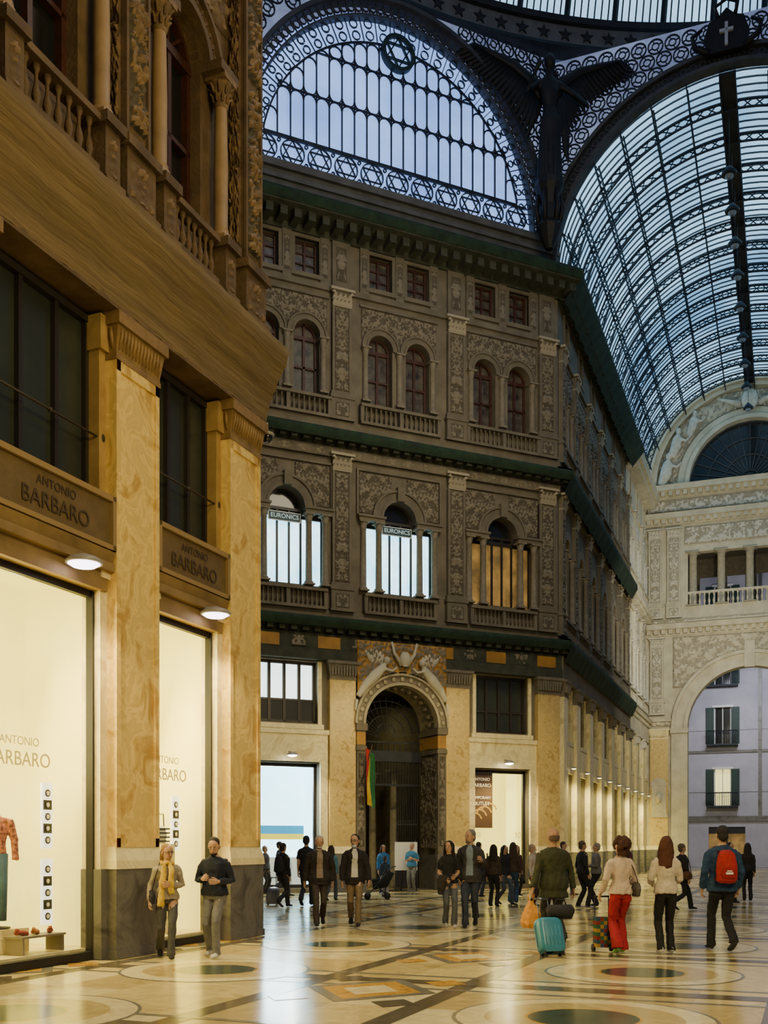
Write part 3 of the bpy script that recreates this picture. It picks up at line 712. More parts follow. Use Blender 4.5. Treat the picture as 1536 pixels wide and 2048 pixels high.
def mk_twin(st, sh, sd, glass, frm, d=.75, r=.48):
    parts = []
    for sx in (-1,1):
        g = MB(); g.prism([(sx*d-r,0),(sx*d+r,0)]+[(sx*d+r*cos(pi*i/12),2.0+r*sin(pi*i/12)) for i in range(13)],.36,.38)
        parts.append(('glass', g, [glass]))
        f = MB()
        for x in (sx*d-r+.04, sx*d, sx*d+r-.04): f.box(x-.045,x+.045,.28,.37,0,2.0)
        f.box(sx*d-r,sx*d+r,.27,.37,1.9,2.03); f.box(sx*d-r,sx*d+r,.28,.37,.9,.97); f.box(sx*d-r,sx*d+r,.28,.37,0,.12); f.arc(sx*d,2.0,r-.08,r,.28,.37,0,pi,14)
        f.box(sx*d-.03,sx*d+.03,.28,.37,2.0,2.0+r)
        parts.append(('window_frame', f, [frm]))
        e = MB(); e.arc(sx*d,2.0,r,r+.08,-.08,.25,0,pi,16); e.arc(sx*d,2.0,r+.08,r+.2,-.04,.05,0,pi,16); e.arc(sx*d,2.0,r+.2,r+.26,-.09,.05,0,pi,16)
        parts.append(('archivolt', e, [st]))
    for x in (-d-r-.12, 0, d+r+.12):
        c = MB(); mk_column(c, 0, 0, 0, 1.95, .11); parts.append(('column', c, [sh], T(x,-.03,0)))
    q = MB(); q.relief(-d-r-.28,d+r+.28,2.25,3.35,-.01,.07,.035,1,0,.7,.5,((-d,2.0,r+.25),(d,2.0,r+.25)))
    q.box(-d-r-.34,d+r+.34,-.08,.02,3.37,3.44,2)
    parts.append(('frieze_relief', q, [sh,sd,st]))
    return parts
def mk_square(st, frm, glass, w=.45, h=1.15, bars=2):
    g = MB(); g.box(-w,w,.3,.32,0,h)
    f = MB()
    for x in (-w+.04,0,w-.04): f.box(x-.035,x+.035,.22,.31,0,h)
    for i in range(bars+2): z = .04+(h-.08)*i/(bars+1); f.box(-w,w,.235,.305,z-.03,z+.03)
    e = MB(); e.box(-w-.12,-w,-.06,.1,-.12,h+.12); e.box(w,w+.12,-.06,.1,-.12,h+.12); e.box(-w,w,-.06,.1,h,h+.12); e.box(-w-.15,w+.15,-.1,.1,-.2,-.05)
    return [('glass', g, [glass]), ('window_frame', f, [frm]), ('surround', e, [st])]
def mk_mezz(w, h, st, frm, glass, n=4):
    g = MB(); g.box(-w,w,.3,.32,0,h)
    f = MB()
    for i in range(n+1): x = -w+.05+(2*w-.1)*i/n; f.box(x-.05,x+.05,.2,.31,0,h)
    f.box(-w,w,.2,.31,0,.1); f.box(-w,w,.2,.31,h-.1,h); f.box(-w,w,.22,.31,h*.36,h*.36+.07)
    e = MB(); e.box(-w-.14,-w,-.07,.1,-.1,h); e.box(w,w+.14,-.07,.1,-.1,h); e.box(-w-.2,w+.2,-.12,.1,-.22,-.05)
    return [('glass', g, [glass]), ('window_frame', f, [frm]), ('surround', e, [st])]
def mk_shopfront(w, h, frm):
    g = MB(); g.box(-w,w,.3,.31,0,h)
    f = MB()
    for x in (-w+.05,w-.05): f.box(x-.05,x+.05,.24,.34,0,h)
    f.box(-w,w,.24,.34,h-.12,h); f.box(-w,w,.24,.34,0,.12)
    return [('glass', g, [clear]), ('window_frame', f, [frm])]
def mk_interior(w, h, m, floorm, depth=3., side=.35):
    b = MB(); s = side
    b.box(-w-s,w+s,depth,depth+.1,-.1,h+.1,0); b.box(-w-s-.05,-w-s,.51,depth+.1,-.1,h+.1,0); b.box(w+s,w+s+.05,.51,depth+.1,-.1,h+.1,0)
    b.box(-w-s,w+s,.51,depth+.1,h+.1,h+.2,0); b.box(-w-s,w+s,.51,depth+.1,-.14,-.05,1)
    return [('room_shell', b, [m, floorm])]
def mk_lamp(m, s=1.):
    a = MB(); a.lathe([(.1*s,.08*s),(.17*s,.03*s),(.2*s,0),(.19*s,-.03*s)],0,-.35*s,16); a.rod((0,0,.12*s),(0,-.35*s,.07*s),.02*s)
    g = MB(); g.lathe([(.17*s,-.032*s),(.12*s,-.07*s),(.02*s,-.09*s)],0,-.35*s,16)
    return [('lamp_housing', a, [lampbody]), ('diffuser', g, [m])]

def instances(parts_fn, Ms, name, label, cat, kind=None, group=None):
    out = []; root = None
    for M in Ms:
        nm = wname() if name == 'window' else (tname() if name == 'trim' else name)
        if root is None: root = thing(nm, parts_fn(), M, label, cat, kind, group); out.append(root)
        else: out.append(dup(root, M, nm))
    return out

def cornice(mb, x0, x1, z0, z1, proj, dent=.35, mi=0, mi2=0):
    h = z1-z0
    mb.profile([(.0,z0),(-.08,z0),(-.12,z0+h*.3),(-proj*.45,z0+h*.45),(-proj*.9,z0+h*.55),(-proj*.92,z0+h*.8),(-proj,z0+h),(.0,z0+h)], x0, x1, mi)
    n = int((x1-x0)/dent)
    for i in range(n):
        x = x0+(i+.5)*(x1-x0)/n; mb.box(x-dent*.26,x+dent*.26,-proj*.72,-.05,z0+h*.12,z0+h*.5,mi2)

CORN = ((9.0,9.5,.55),(15.62,16.05,.6),(22.9,23.68,1.0))
# ------------------------------------------------------------------ chamfer facade
BC = (-4.32, 0, 4.32); PX = (-6.4, -2.3, 2.3, 6.3)
AR, AZ = 1.45, 5.95
holes = []
for c in BC:
    if c == 0: holes.append(archpoly(0, AR, .02, AZ, 18))
    else: holes += [rect(c-1.2,c+1.2,.15,4.5), rect(c-1.15,c+1.15,5.9,8.05)]
    holes.append([(c-1.45,10.7),(c+1.45,10.7),(c+1.45,13.2),(c+.65,13.2)]+[(c+.65*cos(pi*i/14),13.4+.65*sin(pi*i/14)) for i in range(15)]+[(c-.65,13.2),(c-1.45,13.2)])
    for d in (-.75,.75): holes += [archpoly(c+d,.48,17.45,19.45,12), rect(c+d-.45,c+d+.45,21.6,22.75)]
w = MB(); w.wall(rect(-6.86,6.86,0,23.65), holes, 0, .5)
single('wall_center', w, [stone], FC, 'grey-brown carved stone facade of the octagon', 'wall', 'structure')
for (z0,z1,pr),lab in zip(CORN,('moulded cornice above the shop storey','moulded cornice between the upper storeys','bracketed crowning cornice')):
    b = MB(); cornice(b,-6.95,6.95+pr*.4,z0,z1,pr,.42 if z0<22 else .5)
    single(tname(), b, [corn], FC, lab, 'cornice', 'structure')
b = MB(); b.box(-6.9,6.9,-.3,.0,8.1,8.45,0); b.box(-6.9,6.9,-.22,.0,8.45,9.0,0)
for i in range(12):
    x = -6.2+i*1.127
    if i%2: b.box(x-.42,x+.42,-.235,-.2,8.5,8.92,1)
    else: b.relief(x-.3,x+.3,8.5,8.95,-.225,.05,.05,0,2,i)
single(tname(), b, [corn,gold,stone_hi], FC, 'frieze band with ochre marble panels and carved rosettes', 'frieze', 'structure')
b = MB(); b.box(-6.9,6.9,-.12,.0,15.4,15.62,0); b.relief(-6.8,6.8,15.28,15.6,-.13,.05,.05,0,1,.3,.8)
single(tname(), b, [stone,stone_hi], FC, 'carved garland frieze under the cornice', 'frieze', 'structure')
b = MB(); b.box(-6.9,6.9,-.1,.0,9.5,9.87,0); b.box(-6.9,6.9,-.1,.0,16.05,16.6); b.box(-6.9,6.9,-.1,.0,21.1,21.3)
single(tname(), b, [stone], FC, 'string course mouldings across the facade', 'moulding', 'structure')
for (z0,z,pr) in CORN:
    b = MB(); n = 40; vs = []; fs = []
    for i in range(n+1):
        x = -6.95+(13.9+pr*.4)*i/n; wv = .03*sin(i*1.7)
        for y, zz in ((-.1,z+.06),(-pr-.03,z+.05),(-pr-.05+wv,z-.12),(-pr+.06+wv,z-.3)): vs.append((x,y,zz))
    for i in range(n):
        for j in range(3): fs.append((i*4+j,i*4+j+1,i*4+j+5,i*4+j+4))
    b.add(vs, fs, 0, True)
    single('safety_netting', b, [gnet], FC, 'dark green safety netting draped over the cornice', 'netting', None, 'cornice safety netting')
instances(lambda: mk_pil_ground(8.1,.98,ochre_b,marb,plinth,stone_hi), [FC@T(x,0,0) for x in PX], 'pilaster', 'honey marble pilaster on grey plinth between shopfronts', 'pilaster', None, 'ground floor pilasters of the octagon')
instances(lambda: mk_pil_upper(5.55,.72,stone,stone_hi,stone_dk), [FC@T(x,0,9.87) for x in PX], 'pilaster', 'carved stone pilaster with corinthian capital', 'pilaster', None, 'first floor pilasters of the octagon')
instances(lambda: mk_pil_upper(4.6,.72,stone,stone_hi,stone_dk), [FC@T(x,0,16.6) for x in PX], 'pilaster', 'carved stone pilaster with corinthian capital', 'pilaster', None, 'second floor pilasters of the octagon')
def mk_attic():
    b = MB(); b.box(-.34,.34,-.1,.0,0,1.6,0); b.relief(-.2,.2,.2,1.4,-.101,.04,.04,1,2,.4)
    return [('panel', b, [stone,stone_dk,stone_hi])]
instances(mk_attic, [FC@T(x,0,21.3) for x in PX], 'attic_pilaster', 'short carved pilaster strip between attic windows', 'pilaster', None, 'attic pilasters of the octagon')
def mk_attic2():
    b = MB(); b.box(-.17,.17,-.08,.0,0,1.6,0); b.relief(-.1,.1,.2,1.4,-.081,.03,.035,1,2,.9)
    return [('panel', b, [stone,stone_dk,stone_hi])]
instances(mk_attic2, [FC@T(c+d,0,21.3) for c in BC for d in (0,-1.4,1.4)], 'attic_pilaster', 'narrow carved strip beside an attic window', 'pilaster', None, 'narrow attic strips')
instances(lambda: mk_balustrade(2.9,14,stone), [FC@T(c,-.02,9.87) for c in BC], 'balustrade', 'stone balustrade below an arched window', 'balustrade', None, 'first floor balustrades')
instances(lambda: mk_balustrade(3.2,14,stone), [FC@T(c,-.02,16.6) for c in BC], 'balustrade', 'stone balustrade below twin arched windows', 'balustrade', None, 'second floor balustrades')
instances(lambda: mk_serliana(stone,stone_hi,stone_dk,glow_cool,woodd), [FC@T(c,0,10.7) for c in BC[:2]], 'window', 'arched window with columns and cool glowing panes for a lit interior', 'window', 'structure')
instances(lambda: mk_serliana(stone,stone_hi,stone_dk,glow_warm,woodd), [FC@T(BC[2],0,10.7)], 'window', 'arched window with columns and warm glowing panes for a lit interior', 'window', 'structure')
for c in BC[:2]:
    b = MB(); b.box(-.6,.6,-.02,.02,-.16,.16,0); b.box(-.57,.57,-.03,-.02,-.13,.13,1)
    e = thing('shop_sign', [('sign_panel', b, [white,bluep])], FC@T(c,.2,13.05), 'navy sign with pale capital letters in an arched window', 'sign', None, 'window signs')
    text('EURONICS', .215, mat('pale_sign_letter',(.6,.75,.72),.5,emit=(.6,.8,.75),es=.4), T(0,-.04,0), e)
instances(lambda: mk_twin(stone,stone_hi,stone_dk,gcurt,woodr), [FC@T(c,0,17.45) for c in BC], 'window', 'twin arched windows with red-brown frames and curtains', 'window', 'structure')
instances(lambda: mk_square(stone,woodr,gcurt), [FC@T(c+d,0,21.6) for c in BC for d in (-.75,.75)], 'window', 'small square attic window with dark panes', 'window', 'structure')
instances(lambda: mk_mezz(1.15,2.15,marb,woodd,glow_white), [FC@T(BC[0],0,5.9)], 'window', 'mezzanine window with white glowing panes for a lit ceiling', 'window', 'structure')
instances(lambda: mk_mezz(1.15,2.15,marb,woodd,ggreen), [FC@T(BC[2],0,5.9)], 'window', 'mezzanine window with dark mullions', 'window', 'structure')
b = MB(); b.box(-1.1,1.1,.24,.29,0,.8); single('window_blind', b, [black], FC@T(BC[0],0,5.95), 'dark lower blind in the mezzanine window', 'blind')
instances(lambda: mk_shopfront(1.2,4.35,woodd), [FC@T(c,0,.15) for c in (BC[0],BC[2])], 'window', 'tall glazed shopfront', 'window', 'structure')
shopcool = mat('cool_glow_wall', (.8,.95,1), .6, c2=(.55,.8,.9), scale=.8, emit=(.62,.92,1), es=2.0)  # emissive walls in place of a lit showroom
thing('wall_shop', mk_interior(1.3,4.3,shopcool,white), FC@T(BC[0],0,.15), 'shop interior with glowing cool white walls', 'shop interior', 'structure')
thing('wall_shop', mk_interior(1.3,4.3,shopwall,marb,3.,.2), FC@T(BC[2],0,.15), 'boutique interior with glowing warm yellow walls', 'shop interior', 'structure')
b = MB(); b.box(-1.1,1.1,0,.05,0,.2,0); b.box(-1.1,1.1,0,.05,.2,.5,1)
single('counter_fascia', b, [mat('yellow_stripe',(.8,.55,.03),.5),mat('blue_stripe',(.02,.25,.45),.5)], FC@T(BC[0]+.1,1.5,1.85), 'yellow and blue striped counter fascia in the shop', 'shop counter')
for i in range(4):
    b = MB(); b.box(-.25,.25,-.2,.2,0,1.1); b.box(-.22,.22,-.21,-.2,.1,1.0)
    single('appliance', b, [white], FC@T(BC[0]-.85+i*.55,1.2,.12), 'white household appliance on display', 'appliance', None, 'appliances in the shop')
for c in (BC[0],BC[2]):
    b = MB(); b.box(c-1.5,c+1.5,-.12,.0,4.55,5.6); b.box(c-1.6,c+1.6,-.18,.0,5.5,5.66); b.box(c-1.5,c-1.22,-.12,.0,.15,4.55); b.box(c+1.22,c+1.5,-.12,.0,.15,4.55)
    single(tname(), b, [marb], FC, 'cream marble shopfront surround', 'moulding', 'structure')
for c in (BC[0],BC[2]):
    thing('wall_lamp', mk_lamp(lampglow), FC@T(c+.05,-.13,4.75), 'round lamp glowing above the shopfront', 'lamp', None, 'shopfront lamps')
b = MB(); b.box(-.5,.5,0,.02,0,2.1,0)
for i in range(4): b.arc(.2+.22*i-.5,.25+.12*i,.30,.36,-.004,0,.3,pi-.3,10,1)
e = thing('poster', [('panel', b, [mat('brown_poster',(.13,.07,.022),.5),mat('tan_swirl',(.6,.36,.08),.5)])], FC@T(BC[2]-.65,.42,2.3), 'tall brown outlet poster with pale capital letters', 'poster')
pl = mat('poster_letter',(.85,.75,.5),.5,emit=(.9,.75,.45),es=.7)
for s_, sz, z in (('ANTONIO',.16,1.85),('BARBARO',.19,1.62),('TEMPORARY',.15,1.15),('OUTLET',.2,.92)): text(s_, sz, pl, T(0,-.02,z), e)
for x in (-.9,.9):
    q_ = MB(); q_.box(-.16,.16,0,.004,-.02,.0)
    e = thing('window_sticker', [('backing', q_, [clear])], FC@T(BC[2]+x,.29,1.9), 'sale percentage numerals on the shop glass', 'sticker', None, 'sale stickers')
    text('50', .3, pale_glass_letter, T(0,-.005,.12), e)
for i in range(5):
    b = MB(); b.tube([(V(-.1,0,.03),.03,.03),(V(0,0,.05),.04,.05),(V(.1,0,.03),.03,.02)],8); b.tube([(V(-.1,0,.03),.03,.03),(V(-.1,0,.2),.04,.04)],8)
    single('boot', b, [cloth((.1,.05,.02))], FC@T(BC[2]-.6+i*.3,.9,1.135), 'brown ankle boot on display', 'boot', None, 'boots in the boutique window')
b = MB(); b.box(-1,1,-.25,.25,0,.96); single('display_table', b, [woodr], FC@T(BC[2],.9,.17), 'dark display table in the boutique', 'table')

parts = []
b = MB(); b.arc(0,AZ,AR,AR+.1,-.32,1.2,0,pi,30,0); b.arc(0,AZ,AR+.1,AR+.34,-.26,0,0,pi,30,1); b.arc(0,AZ,AR+.34,AR+.42,-.36,0,0,pi,30,0)
for i in range(15):
    a = pi*(i+.5)/15; b.ball(((AR+.22)*cos(a),-.28,AZ+(AR+.22)*sin(a)),.09,.05,.09,0,8,6)
    b.ball(((AR-.0)*cos(a),.45,AZ+(AR-.0)*sin(a)),.09,.22,.09,1,8,6)
parts.append(('archivolt', b, [mat('arch_stone',(.42,.36,.23),.7,c2=(.29,.245,.155),scale=3),stone_hi]))
for sx in (-1,1):
    b = MB(); x0,x1 = sorted((sx*AR,sx*1.78)); b.box(x0,x1,-.28,1.2,0,AZ,0); b.relief(x0+.05,x1-.05,1.6,4.9,-.281,.05,.035,1,2,.9)
    b.box(x0-.03,x1+.03,-.32,1.22,0,1.3,3); b.box(x0-.05,x1+.05,-.36,1.22,AZ-.25,AZ,0); b.box(x0-.04,x1+.04,-.32,1.22,5.0,5.15,0); b.box(x0-.01,x1,-.29,1.2,5.2,5.65,4)
    st = len(b.v); b.relief(-1.1,.2,1.5,4.9,0,.05,.045,1,2,.5,.8)
    b.xform(T(sx*AR-sx*.005,0,0)@(S(1,1,1) if sx>0 else S(-1,1,1))@Matrix.Rotation(-pi/2,4,'Z'), st)
    parts.append(('jamb', b, [stone,stone_dk,stone_hi,plinth,gold]))
thing(tname(), parts, FC, 'deep carved marble entrance archway with rosettes', 'archway', 'structure')
for sx in (-1,1):
    b = MB()
    b.tube([(V(sx*1.75,-.3,6.9),.1,.1),(V(sx*1.5,-.35,7.3),.16,.14),(V(sx*1.15,-.38,7.65),.2,.16),(V(sx*.85,-.4,7.95),.15,.13),(V(sx*.75,-.42,8.1),.07,.07)],10)
    b.ball((sx*.7,-.45,8.22),.13,.13,.15); b.tube([(V(sx*.9,-.45,7.95),.06,.06),(V(sx*.5,-.5,7.85),.05,.05),(V(sx*.3,-.5,8.0),.04,.04)],8)
    b.tube([(V(sx*1.8,-.3,6.8),.07,.07),(V(sx*1.85,-.3,6.4),.05,.05)],8)
    mm = cream
    bd = remesh(b,.035,mm,'figure_body',2)
    wg = MB()
    for i in range(6):
        a = .9+.28*i; p = V(sx*1.0,-.3,7.95); q = p+V(sx*cos(a)*(.8-.08*i) if i<4 else sx*cos(a)*.5,-.06,sin(a)*(.75-.05*i))
        wg.tube([(p,.08,.03),(p.lerp(q,.6),.11,.03),(q,.03,.02)],8)
    thing('relief_angel', [('figure_body', bd, [mm]), ('wing', wg, [mm])], FC, 'pale stone winged figure reclining above the arch', 'sculpture', None, 'winged figures above the entrance')
b = MB(); b.relief(-1.78,1.78,7.0,8.9,-.31,.10,.045,0,1,.5,.8,((0,AZ,AR+.42),)); single(tname(), b, [gold,stone_hi], FC, 'carved scroll panel on ochre ground above the arch', 'carved panel', 'structure')
b = MB(); b.ball((0,-.5,8.3),.22,.14,.28); b.tube([(V(-.1,-.45,8.1),.1,.08),(V(-.4,-.45,8.5),.06,.05),(V(-.5,-.45,8.9),.04,.04)],8); b.tube([(V(.1,-.45,8.1),.1,.08),(V(.4,-.45,8.5),.06,.05),(V(.5,-.45,8.9),.04,.04)],8)
single('heraldic_cartouche', b, [cream], FC, 'pale stone cartouche with scrolls over the arch', 'sculpture')
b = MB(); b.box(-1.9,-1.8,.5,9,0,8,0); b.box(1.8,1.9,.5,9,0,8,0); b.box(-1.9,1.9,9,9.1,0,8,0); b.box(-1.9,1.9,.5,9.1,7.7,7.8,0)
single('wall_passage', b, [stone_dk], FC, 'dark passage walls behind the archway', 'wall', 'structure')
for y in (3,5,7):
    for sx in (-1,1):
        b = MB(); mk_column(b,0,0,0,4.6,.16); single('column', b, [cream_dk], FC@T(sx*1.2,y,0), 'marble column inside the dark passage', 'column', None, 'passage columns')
b = MB(); b.box(-1.2,1.2,.3,.45,5.0,5.4); b.box(-1.2,1.2,.34,.42,4.1,4.18)
for i in range(17): a = pi*i/16; b.bar((.25*cos(a),5.9+.25*sin(a)),(1.2*cos(a),6.2+1.2*sin(a)*.98),.02,.36,.40)
for r in (.3,.6,.9,1.15): b.arc(0,6.1,r,r+.025,.36,.40,0,pi,20)
b.box(-1.2,1.2,.36,.40,5.7,5.75)
for i in range(12): b.bar((-1.1+.2*i,5.4),(-1.1+.2*i,5.7),.02,.36,.4)
for i in range(25): b.bar((-1.18+.098*i,4.18),(-1.18+.098*i,5.0),.018,.36,.4)
single('fanlight_grille', b, [iron], FC@T(0,.75,-.25)@S(1.19,1,1), 'wrought iron fan-shaped grille in the arch', 'grille')
for sx in (-1,1):
    b = MB()
    for i in range(11): x = .0+.08*i; b.rod((x,0,.05),(x,0,3.9),.014)
    for z in (.05,1.2,2.4,3.85): b.box(-.02,.82,-.02,.02,z,z+.06)
    b.box(-.02,.82,-.015,.015,.08,1.2)
    for i in range(10):
        for z in (1.28,2.48): b.arc(.04+.08*i,z+.06,.025,.038,-.01,.01,0,2*pi,10)
    single('iron_gate', b, [iron], FC@T(sx*1.4,1.3,0)@Matrix.Rotation(.9 if sx<0 else pi-.35,4,'Z'), 'tall wrought iron gate leaf standing open', 'gate', None, 'entrance gate leaves')
b = MB(); b.rod((0,0,0),(.15,-.5,1.2),.02)
fl = MB()
for k,(x0,x1) in enumerate(((0,.18),(.18,.36),(.36,.54))):
    vs = []
    for j in range(9):
        z = -.2*j
        for x in (x0,x1): vs.append((.0+x*.6+.02*sin(j), -.25-.12*sin(x*12+j*.3), 1.1+z*1.2-x*.35))
    fl.add(vs,[(2*j,2*j+1,2*j+3,2*j+2) for j in range(8)],k,True)
thing('flag', [('pole', b, [woodr]), ('banner', fl, [cloth((.45,.02,.02)),cloth((.60,.45,.03)),cloth((.02,.16,.06))])], FC@T(-1.62,-.4,3.95), 'hanging red, yellow and green flag by the archway', 'flag')

# ------------------------------------------------------------------ arcade wall (receding)
BW = 3.15; NB = 9
bc = [BW*(i+.5)+.1 for i in range(NB)]; px = [.1+BW*i for i in range(NB+1)]; px[0] = .52
def armwall(x0, x1, idx, st, nm):
    holes = []
    for i in idx:
        c = bc[i]
        holes += [rect(c-1.0,c+1.0,.15,4.5), rect(c-.95,c+.95,5.9,8.0), archpoly(c,.6,10.7,13.4,12), rect(c-.4,c+.4,21.6,22.75)]
        for d in (-.5,.5): holes.append(archpoly(c+d,.34,17.4,19.4,10))
    w = MB(); w.wall(rect(x0,x1,0,23.65), holes, 0, .5)
    single(nm, w, [st], FA, 'carved stone arcade wall receding to the far end', 'wall', 'structure')
armwall(0, .1+BW*6, range(6), stone, 'wall_arcade'); armwall(.1+BW*6, LEN, range(6,9), cream, 'wall_arcade_end')  # last bays in paler stone, colouring in their stronger light
for rng, st, cm, x0, x1 in ((range(6),stone,corn,-.1,.1+BW*6),(range(6,9),cream,cream,.1+BW*6,LEN)):
    for (z0,z1,pr) in CORN:
        b = MB(); cornice(b,x0,x1,z0,z1,pr*.9,.45); single(tname(), b, [cm], FA, 'moulded cornice running along the arcade', 'cornice', 'structure')
    b = MB(); b.box(x0,x1,-.25,.0,8.1,9.0); b.box(x0,x1,-.12,.0,15.3,15.62); b.box(x0,x1,-.1,.0,21.1,21.3); b.box(x0,x1,-.1,.0,9.5,9.87); b.box(x0,x1,-.1,.0,16.05,16.6)
    single(tname(), b, [st], FA, 'frieze bands along the arcade wall', 'frieze', 'structure')
for (z0,z,pr0),drop in zip(CORN,(.75,.75,1.0)):
    pr = pr0*.9
    b = MB(); n = 60; vs = []; fs = []; x1 = .1+BW*6
    for i in range(n+1):
        x = -.35+(x1+.35)*i/n; wv = .04*sin(i*1.9)
        for y, zz in ((-.05,z+.25),(-pr*.6,z+.2),(-pr-.1,z+.06),(-pr-.12+wv,z-.2),(-.35+wv,z-drop)): vs.append((x,y,zz))
    for i in range(n):
        for j in range(4): fs.append((i*5+j,i*5+j+1,i*5+j+6,i*5+j+5))
    b.add(vs, fs, 0, True); single('safety_netting', b, [gnet], FA, 'dark green safety netting wrapped around the arcade cornice', 'netting', None, 'cornice safety netting')
for rng, pr_, st, sh, sd, ms in ((range(6),px[:7],stone,stone_hi,stone_dk,marb),(range(6,9),px[7:],cream,cream_hi,cream_dk,marb)):
    instances(lambda: mk_pil_ground(8.1,.85,ms,marb,plinth,sh), [FA@T(x,0,0) for x in pr_], 'pilaster', 'cream marble pilaster between arcade shops', 'pilaster', None, 'ground floor pilasters of the arcade')
    instances(lambda: mk_pil_upper(5.55,.62,st,sh,sd), [FA@T(x,0,9.87) for x in pr_], 'pilaster', 'carved pilaster of the arcade', 'pilaster', None, 'first floor pilasters of the arcade')
    instances(lambda: mk_pil_upper(4.6,.62,st,sh,sd), [FA@T(x,0,16.6) for x in pr_], 'pilaster', 'carved pilaster of the arcade', 'pilaster', None, 'second floor pilasters of the arcade')
    C = [bc[i] for i in rng]
    def am_bal():
        b = MB(); b.box(-1.15,1.15,-.22,-.02,0,.1); b.box(-1.15,1.15,-.25,0,.62,.72)
        for i in range(9): baluster(b,-1.05+i*.2625,-.12,.1,.52,.06,6)
        return [('rail', b, [st])]
    instances(am_bal, [FA@T(c,-.02,z) for c in C for z in (9.87,16.6)], 'balustrade', 'stone balustrade along the arcade', 'balustrade', None, 'arcade balustrades')
    def am_arch():
        g = MB(); g.prism(archpoly(0,.6,0,2.7,12),.36,.38)
        f = MB(); f.box(-.035,.035,.3,.37,0,3.2); f.box(-.6,.6,.3,.37,2.55,2.7); f.box(-.6,-.52,.3,.37,0,2.7); f.box(.52,.6,.3,.37,0,2.7)
        e = MB(); e.arc(0,2.7,.6,.9,-.1,.05,0,pi,16)
        for sx in (-1,1): mk_column(e,sx*.8,-.1,0,2.65,.11)
        return [('glass', g, [gdark]), ('window_frame', f, [woodd]), ('surround', e, [sh])]
    instances(am_arch, [FA@T(c,0,10.7) for c in C], 'window', 'arched arcade window with side columns', 'window', 'structure')
    instances(lambda: mk_twin(st,sh,sd,gcurt,woodr,.5,.34), [FA@T(c,0,17.4) for c in C], 'window', 'twin arched arcade windows', 'window', 'structure')
    instances(lambda: mk_square(st,woodr,gcurt,.4), [FA@T(c,0,21.6) for c in C], 'window', 'small attic window', 'window', 'structure')
    instances(lambda: mk_mezz(.95,2.1,marb,woodd,ggreen,3), [FA@T(c,0,5.9) for c in C], 'window', 'mezzanine window over an arcade shop', 'window', 'structure')
    instances(lambda: mk_shopfront(1.0,4.35,woodd), [FA@T(c,0,.15) for c in C], 'window', 'glazed arcade shopfront', 'window', 'structure')
    arcw = mat('golden_glow_wall', (.92, .85, .32), .7, emit=(1, .90, .28), es=1.6)  # emissive walls imitate the glow of lit shops
    instances(lambda: mk_interior(1.0,4.3,arcw,marb,2.,.45), [FA@T(c,0,.15) for c in C], 'wall_shop', 'arcade shop interior with warm glowing walls', 'shop interior', 'structure')
    instances(lambda: mk_lamp(lampwarm,.6), [FA@T(c,-.12,4.75) for c in C], 'wall_lamp', 'small round lamp over an arcade shop', 'lamp', None, 'arcade shop lamps')
    def lint():
        b = MB(); b.box(-1.15,1.15,-.12,.0,4.55,5.65); return [('slab', b, [marb])]
    instances(lint, [FA@T(c,0,0) for c in C], 'trim', 'cream marble lintel over an arcade shop', 'lintel', 'structure')

# ------------------------------------------------------------------ end wall of arcade
EW = FE@T(0,LEN-.35,0)
w = MB(); hl = [archpoly(0,3.7,.02,9.0,24), rect(-3.7,3.7,16.7,20.1)]
outer = [(-6.3,0),(6.3,0)]+[(6.6*cos(pi*i/30),23.95+6.6*sin(pi*i/30)) for i in range(31)]
hl.append(archpoly(0,3.6,24.3,24.35,24)); w.wall(outer, hl, 0, .6)
single('wall_end', w, [cream], EW, 'cream stone end wall with arches and pediment', 'wall', 'structure')
b = MB()
for r0,r1,y0 in ((3.7,3.95,-.3),(3.95,4.5,-.18),(4.5,4.7,-.35)): b.arc(0,9.0,r0,r1,y0,.0,0,pi,36)
for sx in (-1,1):
    x0,x1 = sorted((sx*3.7,sx*4.7)); b.box(x0,x1,-.25,0,0,8.7); b.box(x0-.05,x1+.05,-.35,0,8.7,9.0)
b.box(-.3,.3,-.5,0,12.6,14.2)
single(tname(), b, [cream], EW, 'large cream stone arch opening to the street', 'archway', 'structure')
for (z0,z1,pr) in ((9.2,9.7,.3),(14.9,15.6,.5),(21.9,22.6,.5),(23.6,24.3,.7)):
    b = MB()
    if z0 < 10:
        for a,c in ((-6.3,-4.7),(4.7,6.3)): cornice(b,a,c,z0,z1,pr,.4)
    else: cornice(b,-6.3,6.3,z0,z1,pr,.45)
    single(tname(), b, [cream], EW, 'moulded cornice on the end wall', 'cornice', 'structure')
for z0, h, xs_ in ((9.9,4.9,(-5.6,5.6)),(16.0,5.7,(-5.7,-4.55,4.55,5.7))):
    instances(lambda: mk_pil_upper(h,.8,cream,cream_hi,cream_dk), [EW@T(x,0,z0) for x in xs_], 'pilaster', 'cream carved pilaster on the end wall', 'pilaster', None, 'end wall pilasters')
instances(lambda: mk_pil_ground(9.0,1.1,ochre_b,marb,plinth), [EW@T(x,0,0) for x in (-5.45,5.45)], 'pilaster', 'honey marble pilaster beside the street arch', 'pilaster', None, 'end wall ground pilasters')
for z0,z1 in ((22.75,23.5),(15.65,15.95),(20.6,21.7)):
    b = MB(); b.relief(-6.2 if z0!=20.6 else -3.9,6.2 if z0!=20.6 else 3.9,z0,z1,-.05,.08,.07,2,1,.2,1.1); single(tname(), b, [cream,cream_hi,cream_dk], EW, 'garland relief band on the end wall', 'carved panel', 'structure')
b = MB(); b.relief(-4.6,4.6,11.6,14.8,-.05,.14,.08,0,1,.6,1.0,((0,9.0,4.72),)); single(tname(), b, [cream_dk,cream], EW, 'carved scroll relief above the street arch', 'carved panel', 'structure')
